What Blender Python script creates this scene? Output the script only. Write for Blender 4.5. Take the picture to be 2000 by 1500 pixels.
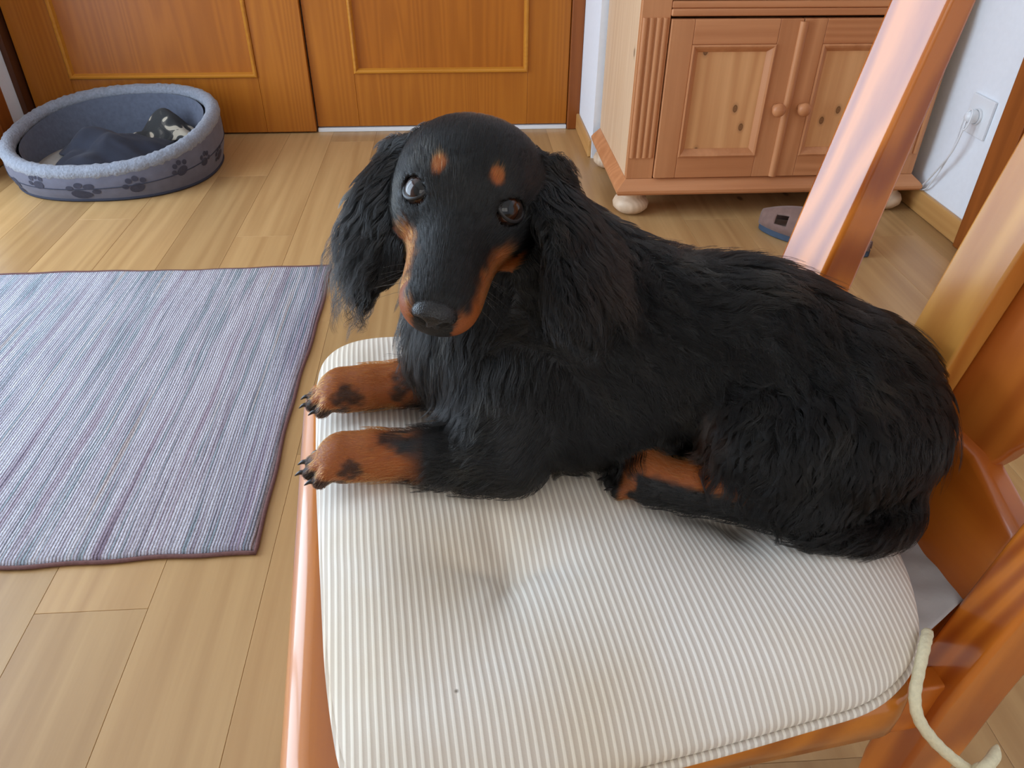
import bpy, bmesh, math, random
import numpy as np
from mathutils import Vector, Matrix
random.seed(7); RNG = np.random.default_rng(7)
for o in list(bpy.data.objects): bpy.data.objects.remove(o)
SC = bpy.context.scene; COL = SC.collection
PI = math.pi

# ---------------------------------------------------------------- camera
F_PX, CAM_H = 1480.0, 0.93
PITCH, YAW, ROLL = math.radians(36.0), math.radians(4.0), math.radians(0.45)
def cam_axes():
    cy, sy, cp, sp = math.cos(YAW), math.sin(YAW), math.cos(PITCH), math.sin(PITCH)
    w = np.array([sy*cp, cy*cp, -sp]); r = np.array([cy, -sy, 0.0]); u = np.cross(r, w)
    return r*math.cos(ROLL)+u*math.sin(ROLL), -r*math.sin(ROLL)+u*math.cos(ROLL), w
CR, CU, CW = cam_axes(); CAM = np.array([0, 0, CAM_H])
cd = bpy.data.cameras.new('camera'); cam = bpy.data.objects.new('camera', cd); COL.objects.link(cam)
cd.sensor_width = 36.0; cd.lens = F_PX/2000*36.0; cd.clip_start = 0.02
cam.matrix_world = Matrix(((CR[0], CU[0], -CW[0], 0), (CR[1], CU[1], -CW[1], 0), (CR[2], CU[2], -CW[2], CAM_H), (0, 0, 0, 1)))
SC.camera = cam
def ray(x, y): return CW + CR*(x-1000)/F_PX - CU*(y-750)/F_PX
def atz(x, y, z): d = ray(x, y); return CAM + d*(z-CAM_H)/d[2]
def atd(x, y, dep): return CAM + ray(x, y)*dep

# ---------------------------------------------------------------- light
SC.view_settings.view_transform = 'Standard'; SC.view_settings.look = 'None'
SC.view_settings.gamma = 1.0; SC.view_settings.use_curve_mapping = False
SC.view_settings.exposure = -0.6
wd = bpy.data.worlds.new('world'); SC.world = wd; wd.use_nodes = True
bgn = wd.node_tree.nodes['Background']; bgn.inputs[0].default_value = (0.62, 0.78, 1.0, 1); bgn.inputs[1].default_value = 1.0
def area(name, loc, rot, sx, sy, power, col):
    l = bpy.data.lights.new(name, 'AREA'); l.shape = 'RECTANGLE'; l.size = sx; l.size_y = sy; l.energy = power; l.color = col
    o = bpy.data.objects.new(name, l); COL.objects.link(o); o.location = loc; o.rotation_euler = rot; return o
# daylight through the left window; an unseen window behind is added for warm fill
area('daylight_left', (-2.19, 1.36, 1.10), (0, -PI/2, 0), 2.1, 1.9, 132, (0.68, 0.83, 1.0))
area('fill_rear', (-0.2, -2.12, 1.55), (PI/2, 0, 0), 2.2, 1.4, 27, (1.0, 0.90, 0.78))

# ---------------------------------------------------------------- materials
def new_mat(name):
    m = bpy.data.materials.new(name); m.use_nodes = True
    nt = m.node_tree; b = nt.nodes['Principled BSDF']; return m, nt, b
def N(nt, t, **kw):
    n = nt.nodes.new(t)
    for k, v in kw.items():
        if k in n.inputs.keys(): n.inputs[k].default_value = v
        else: setattr(n, k, v)
    return n
def ramp(nt, stops, interp='LINEAR'):
    n = nt.nodes.new('ShaderNodeValToRGB'); e = n.color_ramp.elements; n.color_ramp.interpolation = interp
    while len(e) > 1: e.remove(e[-1])
    e[0].position = stops[0][0]; e[0].color = (*stops[0][1], 1)
    for p, c in stops[1:]:
        x = e.new(p); x.color = (*c, 1)
    return n
def srgb(r, g, b):
    f = lambda c: (c/255/12.92) if c/255 <= 0.04045 else ((c/255+0.055)/1.055)**2.4
    return (f(r), f(g), f(b))
def coords(nt, scale=(1, 1, 1), rot=(0, 0, 0), rand=0.0, loc=(0, 0, 0)):
    tc = N(nt, 'ShaderNodeTexCoord'); mp = N(nt, 'ShaderNodeMapping')
    mp.inputs['Scale'].default_value = scale; mp.inputs['Rotation'].default_value = rot; mp.inputs['Location'].default_value = loc
    src = tc.outputs['Object']
    if rand:
        oi = N(nt, 'ShaderNodeObjectInfo'); mu = N(nt, 'ShaderNodeMath', operation='MULTIPLY'); mu.inputs[1].default_value = rand
        nt.links.new(oi.outputs['Random'], mu.inputs[0]); ad = N(nt, 'ShaderNodeVectorMath', operation='ADD')
        nt.links.new(src, ad.inputs[0]); nt.links.new(mu.outputs[0], ad.inputs[1]); src = ad.outputs[0]
    nt.links.new(src, mp.inputs[0]); return mp.outputs[0]
def bump(nt, b, h, strength=0.2, dist=0.002):
    n = N(nt, 'ShaderNodeBump'); n.inputs['Strength'].default_value = strength; n.inputs['Distance'].default_value = dist
    nt.links.new(h, n.inputs['Height']); nt.links.new(n.outputs[0], b.inputs['Normal']); return n
def mixc(nt, fac, a, b_, mode='MIX'):
    n = N(nt, 'ShaderNodeMix', data_type='RGBA', blend_type=mode)
    if isinstance(fac, (int, float)): n.inputs[0].default_value = fac
    else: nt.links.new(fac, n.inputs[0])
    for i, v in ((6, a), (7, b_)):
        if isinstance(v, tuple): n.inputs[i].default_value = (*v, 1)
        else: nt.links.new(v, n.inputs[i])
    return n.outputs[2]

def wood(name, light, dark, axis='Z', ring=9.0, stretch=0.07, rough=0.4, coat=0.0, coat_rough=0.2, knots=0.0, rand=3.0, contrast=1.0, dist=2.5, bump_s=0.05, tone=0.0, spec=0.4):
    """plain sawn wood: grain runs along local axis"""
    m, nt, b = new_mat(name)
    sc = {'X': (stretch, 1, 1), 'Y': (1, stretch, 1), 'Z': (1, 1, stretch)}[axis]
    v = coords(nt, sc, rand=rand)
    # growth rings: contour lines of a long, stretched noise (cathedral and straight grain)
    n0 = N(nt, 'ShaderNodeTexNoise'); n0.inputs['Scale'].default_value = dist*2.2; n0.inputs['Detail'].default_value = 1.5; n0.inputs['Roughness'].default_value = .35; nt.links.new(v, n0.inputs['Vector'])
    s0 = N(nt, 'ShaderNodeMath', operation='MULTIPLY'); s0.inputs[1].default_value = ring*14; nt.links.new(n0.outputs['Fac'], s0.inputs[0])
    s1 = N(nt, 'ShaderNodeMath', operation='SINE'); nt.links.new(s0.outputs[0], s1.inputs[0])
    wv_ = N(nt, 'ShaderNodeMath', operation='MULTIPLY_ADD'); wv_.inputs[1].default_value = .5; wv_.inputs[2].default_value = .5; nt.links.new(s1.outputs[0], wv_.inputs[0])
    n1 = N(nt, 'ShaderNodeTexNoise'); n1.inputs['Scale'].default_value = 90; n1.inputs['Detail'].default_value = 4; nt.links.new(v, n1.inputs['Vector'])
    n2 = N(nt, 'ShaderNodeTexNoise'); n2.inputs['Scale'].default_value = 7; n2.inputs['Detail'].default_value = 2; nt.links.new(v, n2.inputs['Vector'])
    r1 = ramp(nt, [(0.0, dark), (0.55, tuple((a+c)/2 for a, c in zip(light, dark))), (1.0, light)])
    mx = N(nt, 'ShaderNodeMath', operation='MULTIPLY_ADD'); mx.inputs[1].default_value = 0.55*contrast; nt.links.new(wv_.outputs[0], mx.inputs[0])
    mm = N(nt, 'ShaderNodeMath', operation='MULTIPLY_ADD'); mm.inputs[1].default_value = 0.45; mm.inputs[2].default_value = 0.45-0.30*contrast
    nt.links.new(n1.outputs['Fac'], mm.inputs[0]); nt.links.new(mm.outputs[0], mx.inputs[2])
    m3 = N(nt, 'ShaderNodeMath', operation='MULTIPLY_ADD'); m3.inputs[1].default_value = 0.5; nt.links.new(n2.outputs['Fac'], m3.inputs[0])
    sb = N(nt, 'ShaderNodeMath', operation='SUBTRACT'); sb.inputs[1].default_value = 0.25; nt.links.new(mx.outputs[0], sb.inputs[0]); nt.links.new(sb.outputs[0], m3.inputs[2])
    nt.links.new(m3.outputs[0], r1.inputs[0]); col = r1.outputs[0]
    if knots:
        sk = {'X': (.6, 1, 1), 'Y': (1, .5, 1), 'Z': (1, 1, .62)}[axis]
        vk = coords(nt, sk, rand=rand); sp = N(nt, 'ShaderNodeSeparateXYZ'); nt.links.new(vk, sp.inputs[0]); cb = N(nt, 'ShaderNodeCombineXYZ')
        if axis == 'Y': nt.links.new(sp.outputs[0], cb.inputs[0]); nt.links.new(sp.outputs[1], cb.inputs[1])
        else:
            a_ = N(nt, 'ShaderNodeMath', operation='ADD'); nt.links.new(sp.outputs[0], a_.inputs[0]); nt.links.new(sp.outputs[1], a_.inputs[1]); nt.links.new(a_.outputs[0], cb.inputs[0]); nt.links.new(sp.outputs[2], cb.inputs[1])
        vo = N(nt, 'ShaderNodeTexVoronoi', voronoi_dimensions='2D'); vo.inputs['Scale'].default_value = knots; nt.links.new(cb.outputs[0], vo.inputs['Vector'])
        kr = .0062*knots; rk = ramp(nt, [(0.0, (.9, .9, .9)), (kr*.55, (.75, .75, .75)), (kr*.9, (1, 1, 1)), (kr*1.15, (.25, .25, .25)), (kr*2.1, (0, 0, 0))]); nt.links.new(vo.outputs['Distance'], rk.inputs[0])
        col = mixc(nt, rk.outputs[0], col, tuple(c*0.30 for c in dark))
    if tone:
        oi = N(nt, 'ShaderNodeObjectInfo'); rt = ramp(nt, [(0, (1-tone,)*3), (1, (1, 1, 1))]); nt.links.new(oi.outputs['Random'], rt.inputs[0])
        col = mixc(nt, 1.0, col, rt.outputs[0], 'MULTIPLY')
    nt.links.new(col, b.inputs['Base Color']); b.inputs['Roughness'].default_value = rough
    b.inputs['Coat Weight'].default_value = coat; b.inputs['Coat Roughness'].default_value = coat_rough; b.inputs['Specular IOR Level'].default_value = spec
    bump(nt, b, m3.outputs[0], bump_s, 0.002)
    return m
def plain(name, c, rough=0.5, noise=0.0, nscale=20, bmp=0.0, bdist=0.002, coat=0.0, metal=0.0, sheen=0.0, vec=(1, 1, 1)):
    m, nt, b = new_mat(name); b.inputs['Base Color'].default_value = (*c, 1); b.inputs['Roughness'].default_value = rough
    b.inputs['Coat Weight'].default_value = coat; b.inputs['Metallic'].default_value = metal; b.inputs['Sheen Weight'].default_value = sheen
    if noise or bmp:
        v = coords(nt, vec, rand=2); n = N(nt, 'ShaderNodeTexNoise'); n.inputs['Scale'].default_value = nscale; n.inputs['Detail'].default_value = 5; nt.links.new(v, n.inputs['Vector'])
        if noise:
            r = ramp(nt, [(0.25, tuple(x*(1-noise) for x in c)), (0.75, tuple(min(1, x*(1+noise)) for x in c))]); nt.links.new(n.outputs['Fac'], r.inputs[0]); nt.links.new(r.outputs[0], b.inputs['Base Color'])
        if bmp: bump(nt, b, n.outputs['Fac'], bmp, bdist)
    return m
M = {}
M['wall'] = plain('wall_paint', srgb(240, 243, 247), 0.75, 0.02, 60, 0.08)
M['ceiling'] = plain('ceiling_paint', srgb(240, 240, 238), 0.8, 0.01, 60, 0.03)
M['floor_gap'] = plain('floor_joint', srgb(150, 116, 76), 0.8)
M['laminate'] = wood('laminate', srgb(210, 170, 116), srgb(160, 117, 70), 'Y', 4.0, 0.035, 0.33, knots=1.3, rand=9, contrast=0.42, dist=3.0, bump_s=0.02, tone=0.24)
M['door'] = wood('door_veneer', srgb(188, 114, 36), srgb(150, 80, 20), 'Z', 10, 0.04, 0.34, rand=5, contrast=0.5, dist=3, bump_s=0.02)
M['door_frame'] = wood('door_casing', srgb(160, 88, 34), srgb(116, 58, 20), 'Z', 9, 0.04, 0.38, rand=5, contrast=0.5)
M['dark_wood'] = wood('dark_casing', srgb(92, 50, 26), srgb(58, 30, 16), 'Z', 9, 0.04, 0.4, rand=5, contrast=0.5)
M['pine'] = wood('cabinet_pine', srgb(214, 152, 104), srgb(172, 106, 62), 'Z', 6, 0.04, 0.42, knots=3.2, rand=4, contrast=0.5, dist=2.0, bump_s=0.03)
M['pine_h'] = wood('cabinet_pine_cross', srgb(214, 150, 102), srgb(172, 104, 60), 'X', 6, 0.04, 0.42, rand=4, contrast=0.5, bump_s=0.03)
M['pine_pale'] = wood('cabinet_pine_panel', srgb(236, 182, 126), srgb(200, 136, 84), 'Z', 7, 0.035, 0.42, knots=9.0, rand=4, contrast=0.8, dist=2.4, bump_s=0.03)
M['pine_side'] = wood('cabinet_pine_side', srgb(232, 200, 164), srgb(206, 164, 122), 'Z', 8, 0.04, 0.45, knots=3.0, rand=4, contrast=0.5)
M['bun'] = wood('foot_wood', srgb(226, 200, 170), srgb(190, 158, 126), 'Z', 14, 0.4, 0.45, rand=4, contrast=0.6)
M['chair'] = wood('chair_pine', srgb(214, 122, 38), srgb(152, 66, 12), 'Z', 6, 0.17, 0.36, coat=1.0, coat_rough=0.14, rand=2, contrast=1.6, dist=3.4, bump_s=0.10)
M['chair_h'] = wood('chair_pine_cross', srgb(204, 112, 32), srgb(156, 70, 14), 'Y', 7, 0.06, 0.36, coat=0.5, coat_rough=0.2, rand=2, contrast=0.8, dist=2.0, bump_s=0.08)
M['seat'] = wood('chair_seat_pine', srgb(206, 122, 30), srgb(142, 68, 10), 'Y', 9, 0.05, 0.36, coat=0.9, coat_rough=0.12, rand=0, contrast=1.0, dist=1.2, bump_s=0.08)
M['chair_light'] = wood('chair_slat_pine', srgb(224, 158, 74), srgb(176, 100, 34), 'Z', 9, 0.05, 0.36, coat=0.6, coat_rough=0.25, rand=2, contrast=0.9, dist=3.6, bump_s=0.1)
M['plastic_white'] = plain('white_plastic', srgb(236, 238, 240), 0.35)
M['cord'] = plain('cotton_cord', srgb(226, 214, 178), 0.8, 0.1, 300, 0.4)
M['glass_white'] = plain('window_frame_paint', srgb(240, 240, 240), 0.4)

# ---------------------------------------------------------------- geometry helpers
def obj(name, bm_or_mesh, mat=None, parent=None, loc=None, smooth=False, bevel=0.0, seg=2, sub=0):
    if isinstance(bm_or_mesh, bmesh.types.BMesh):
        me = bpy.data.meshes.new(name); bmesh.ops.recalc_face_normals(bm_or_mesh, faces=bm_or_mesh.faces[:]); bm_or_mesh.to_mesh(me); bm_or_mesh.free()
    else: me = bm_or_mesh
    o = bpy.data.objects.new(name, me); COL.objects.link(o)
    if mat is not None and not me.materials: me.materials.append(M[mat] if isinstance(mat, str) else mat)
    if smooth: me.polygons.foreach_set('use_smooth', [True]*len(me.polygons))
    if bevel:
        md = o.modifiers.new('bevel', 'BEVEL'); md.width = bevel; md.segments = seg; md.limit_method = 'ANGLE'; md.angle_limit = math.radians(40)
        me.polygons.foreach_set('use_smooth', [True]*len(me.polygons))
        if hasattr(md, 'harden_normals'): md.harden_normals = True
    if sub:
        md = o.modifiers.new('sub', 'SUBSURF'); md.levels = sub; md.render_levels = sub
    if loc is not None: o.location = loc
    if parent is not None: o.parent = parent
    return o
def empty(name, loc=(0, 0, 0), rz=0.0):
    o = bpy.data.objects.new(name, None); COL.objects.link(o); o.location = loc; o.rotation_euler = (0, 0, rz); o.empty_display_size = 0.05; return o
def tag(o, label, cat, group=None):
    o['label'] = label; o['category'] = cat
    if group: o['group'] = group
    return o
def struct(o, label=None):
    o['kind'] = 'structure'
    if label: o['label'] = label
    return o
def bx(bm, x0, x1, y0, y1, z0, z1):
    v = [bm.verts.new(p) for p in ((x0, y0, z0), (x1, y0, z0), (x1, y1, z0), (x0, y1, z0), (x0, y0, z1), (x1, y0, z1), (x1, y1, z1), (x0, y1, z1))]
    for f in ((0, 3, 2, 1), (4, 5, 6, 7), (0, 1, 5, 4), (1, 2, 6, 5), (2, 3, 7, 6), (3, 0, 4, 7)): bm.faces.new([v[i] for i in f])
def box(name, x0, x1, y0, y1, z0, z1, mat, parent=None, bevel=0.002, local=True):
    """box as its own object with its origin at its centre"""
    cx, cy, cz = (x0+x1)/2, (y0+y1)/2, (z0+z1)/2
    bm = bmesh.new(); bx(bm, x0-cx, x1-cx, y0-cy, y1-cy, z0-cz, z1-cz)
    return obj(name, bm, mat, parent, (cx, cy, cz), bevel=bevel)
def prism(bm, pts, h0, h1, fn=lambda a, b, h: (a, b, h)):
    a = [bm.verts.new(fn(p[0], p[1], h0)) for p in pts]; b = [bm.verts.new(fn(p[0], p[1], h1)) for p in pts]; n = len(pts)
    bm.faces.new(a[::-1]); bm.faces.new(b)
    for i in range(n): bm.faces.new((a[i], a[(i+1) % n], b[(i+1) % n], b[i]))
def lathe(bm, prof, n=24, c=(0, 0, 0)):
    rings = [[bm.verts.new((c[0]+r*math.cos(2*PI*i/n), c[1]+r*math.sin(2*PI*i/n), c[2]+z)) for i in range(n)] for r, z in prof]
    for a, b in zip(rings, rings[1:]):
        for i in range(n): bm.faces.new((a[i], a[(i+1) % n], b[(i+1) % n], b[i]))
    bm.faces.new(rings[0][::-1]); bm.faces.new(rings[-1])
def spline(P, n):
    """Catmull-Rom through points"""
    P = [np.array(p, float) for p in P]; P = [2*P[0]-P[1]]+P+[2*P[-1]-P[-2]]; out = []
    segs = len(P)-3
    for s in range(n):
        t = s/(n-1)*segs; i = min(int(t), segs-1); t -= i
        a, b, c, d = P[i:i+4]
        out.append(0.5*((2*b)+(c-a)*t+(2*a-5*b+4*c-d)*t*t+(3*b-a-3*c+d)*t**3))
    return out
def tube(bm, path, rad, n=8, closed=False):
    path = [np.array(p, float) for p in path]; k = len(path); rings = []
    up = np.array([0, 0, 1.0]); prev = None
    for i, p in enumerate(path):
        t = path[(i+1) % k]-path[i-1] if closed else path[min(i+1, k-1)]-path[max(i-1, 0)]
        t = t/(np.linalg.norm(t)+1e-12)
        if prev is None: a = np.cross(t, up if abs(t[2]) < .9 else np.array([1.0, 0, 0]))
        else: a = prev-t*(prev@t)
        a /= np.linalg.norm(a); prev = a; b = np.cross(t, a)
        r = rad[i] if hasattr(rad, '__len__') else rad
        rings.append([bm.verts.new(p+r*(a*math.cos(2*PI*j/n)+b*math.sin(2*PI*j/n))) for j in range(n)])
    prs = list(zip(rings, rings[1:]))+([(rings[-1], rings[0])] if closed else [])
    for ra, rb in prs:
        for j in range(n): bm.faces.new((ra[j], ra[(j+1) % n], rb[(j+1) % n], rb[j]))
    if not closed: bm.faces.new(rings[0][::-1]); bm.faces.new(rings[-1])

# ================================================================ the room
XL, XR, YB, YF, ZC = -2.10, 1.39, -2.02, 2.985, 2.45
XJ, YJ = 0.458, 2.62          # wall corner beside the double door: the cabinet's wall stands forward of it
XK = -1.575                   # left wall beside the double door
# floor: base slab and one object per laminate plank
fl = struct(box('floor', XL-.1, XR+.1, YB-.1, YF+.1, -0.08, -0.004, 'floor_gap', bevel=0))
pw, pl = 0.163, 1.285
me_pl = None; k = 0
x = -0.4845-pw*14
row = 0
while x < XR+.02:
    y = YB-.05-pl*((row*0.37) % 1.0)
    while y < YF+.02:
        if me_pl is None:
            bm = bmesh.new(); bx(bm, -pw/2+.0002, pw/2-.0002, -pl/2+.0002, pl/2-.0002, -.004, 0)
            bmesh.ops.bevel(bm, geom=[e for e in bm.edges if all(v.co.z > -.001 for v in e.verts)], offset=.0005, segments=1, affect='EDGES')
            o = obj('floor_plank', bm, 'laminate'); me_pl = o.data
        else: o = obj('floor_plank', me_pl)
        o.location = (x+pw/2, y+pl/2, 0)
        if x+pw < XL or y+pl < YB: bpy.data.objects.remove(o)
        else: o.parent = fl; o.matrix_parent_inverse = Matrix.Translation(-Vector(fl.location))
        y += pl
    x += pw; row += 1
def wall(name, x0, x1, y0, y1, z0=-.004, z1=ZC, mat='wall'): return struct(box(name, x0, x1, y0, y1, z0, z1, mat, bevel=0))
struct(box('ceiling', XL-.1, XR+.1, YB-.1, YF+.15, ZC, ZC+.1, 'ceiling', bevel=0))
wall('wall_right', XR, XR+.1, YB-.1, YJ)
wall('wall_back', XJ, XR+.1, YJ, YJ+.12)
wall('wall_return', XJ, XJ+.1, YJ+.12, YF+.15)
wall('wall_door_side', XK-.1, XJ, YF+.045, YF+.15)
# left wall beside the doors, then the deeper bay with the window
wall('wall_left_pier', XL-.1, XK, 2.42, YF+.045)
WY0, WY1, WZ0, WZ1 = 0.40, 2.33, 0.04, 2.16
bm = bmesh.new()
for a in ((YB, WY0, 0, ZC), (WY1, 2.42, 0, ZC), (WY0, WY1, 0, WZ0), (WY0, WY1, WZ1, ZC)): bx(bm, XL-.1, XL, a[0], a[1], a[2], a[3])
struct(obj('wall_left', bm, 'wall'))
bm = bmesh.new(); RX0, RX1, RZ0, RZ1 = -1.3, 0.9, 0.85, 2.25
for a in ((XL-.1, RX0, 0, ZC), (RX1, XR+.1, 0, ZC), (RX0, RX1, 0, RZ0), (RX0, RX1, RZ1, ZC)): bx(bm, a[0], a[1], YB-.1, YB, a[2], a[3])
struct(obj('wall_rear', bm, 'wall'))
def window(name, axis, p, a0, a1, z0, z1):
    r = struct(empty(name, (0, 0, 0)))
    def bar(n, b0, b1, c0, c1):   # frame members
        if axis == 'x': return box(n, p-.03, p+.02, b0, b1, c0, c1, 'glass_white', r)
        return box(n, b0, b1, p-.03, p+.02, c0, c1, 'glass_white', r)
    t = .06; bar('frame', a0, a0+t, z0, z1); bar('frame', a1-t, a1, z0, z1); bar('frame', a0+t, a1-t, z0, z0+t); bar('frame', a0+t, a1-t, z1-t, z1)
    bar('mullion', (a0+a1)/2-.04, (a0+a1)/2+.04, z0+t, z1-t)
window('window_1', 'x', XL-.05, WY0, WY1, WZ0, WZ1)
window('fill_window', 'y', YB-.05, RX0, RX1, RZ0, RZ1)  # unseen window, added as the opening for the rear fill
# baseboards
M['base'] = wood('baseboard_wood', srgb(212, 162, 98), srgb(182, 126, 66), 'Y', 8, .04, .4, rand=3, contrast=.4)
struct(box('baseboard_right', XR-.014, XR, 1.87, YJ, 0.0005, .066, 'base', bevel=.004))
struct(box('baseboard_return', XJ-.012, XJ, YJ+.01, YF, 0.0005, .06, 'base', bevel=.004))
# door frame in the right wall (only its casing shows)
d3 = struct(empty('door_3', (XR, 1.4, 0)))
box('casing', -.022, 0, .375, .468, 0.0005, 2.06, 'door_frame', d3); box('casing', -.022, 0, -.468, -.375, 0.0005, 2.06, 'door_frame', d3)
box('casing', -.022, 0, -.375, .375, 1.98, 2.06, 'door_frame', d3); box('door_leaf', -.012, 0, -.373, .373, 0.004, 1.978, 'door', d3)
# trims at the left wall: dark casing next to the door, another door frame nearer
struct(box('trim_1', XK, XK+.02, 2.897, YF+.04, 0.0005, 2.1, 'dark_wood'))
d4 = struct(empty('door_4', (XK, 2.6, 0)))
box('casing', 0, .02, .10, .183, 0.0005, 2.06, 'door_frame', d4); box('door_leaf', 0, .012, -.17, .098, .004, 1.98, 'door', d4)

# ---------------------------------------------------------------- the double door
def door_leaf(name, x0, x1, yf, zb, px0, px1, pz):
    """leaf with a recessed panel framed by a raised bead; front face at yf"""
    r = struct(empty(name, ((x0+x1)/2, yf, 0))); X = (x0+x1)/2; t = .038; top = 2.03
    def b(n, a0, a1, c0, c1, y0, y1, m='door', bev=.002): return box(n, a0-X, a1-X, y0, y1, c0, c1, m, r, bev)
    b('stile', x0, px0, zb, top, 0, t); b('stile', px1, x1, zb, top, 0, t)
    for z0, z1 in ((zb, pz), (.95, 1.07), (1.88, top)): b('rail', px0, px1, z0, z1, 0, t)
    for z0, z1 in ((pz, .95), (1.07, 1.88)):
        b('panel', px0, px1, z0, z1, .008, t-.008, 'door_panel')
        w = .017
        for e in range(4):           # four mitred bead lengths, a rounded profile proud of the leaf
            prof = [(0, .008), (0, -.006), (.004, -.011), (.009, -.012), (.013, -.007), (w, .008)]
            c = [(px0, z0), (px1, z0), (px1, z1), (px0, z1)]; d = [(1, 1), (-1, 1), (-1, -1), (1, -1)]
            i, j = e, (e+1) % 4; bm = bmesh.new()
            A = [bm.verts.new((c[i][0]+d[i][0]*q-X, yy, c[i][1]+d[i][1]*q)) for q, yy in prof]; B = [bm.verts.new((c[j][0]+d[j][0]*q-X, yy, c[j][1]+d[j][1]*q)) for q, yy in prof]
            for q in range(len(prof)-1): bm.faces.new((A[q], A[q+1], B[q+1], B[q]))
            bm.faces.new((A[-1], A[0], B[0], B[-1])); bm.faces.new(A); bm.faces.new(B[::-1])
            obj('moulding', bm, 'door_bead', r, smooth=False)
    return r
M['door_panel'] = wood('door_panel_veneer', srgb(182, 106, 30), srgb(146, 78, 18), 'Z', 6, 0.05, 0.34, rand=5, contrast=0.55, dist=4.5, bump_s=0.02)
M['door_bead'] = wood('door_bead', srgb(206, 140, 50), srgb(180, 108, 32), 'X', 10, 0.05, 0.3, rand=5, contrast=0.4, bump_s=0.02)
door_leaf('door_1', -1.548, -.548, YF-.042, .006, -1.393, -.731, .205)
door_leaf('door_2', -.543, .410, YF-.022, .018, -.385, .257, .21)
struct(box('trim_2', .412, XJ, YF-.04, YF+.04, 0.0005, 2.1, 'door_frame', bevel=.004))
struct(box('trim_3', -.543, .410, YF-.03, YF+.03, 0.0005, .014, 'plastic_white', bevel=.001))

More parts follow.
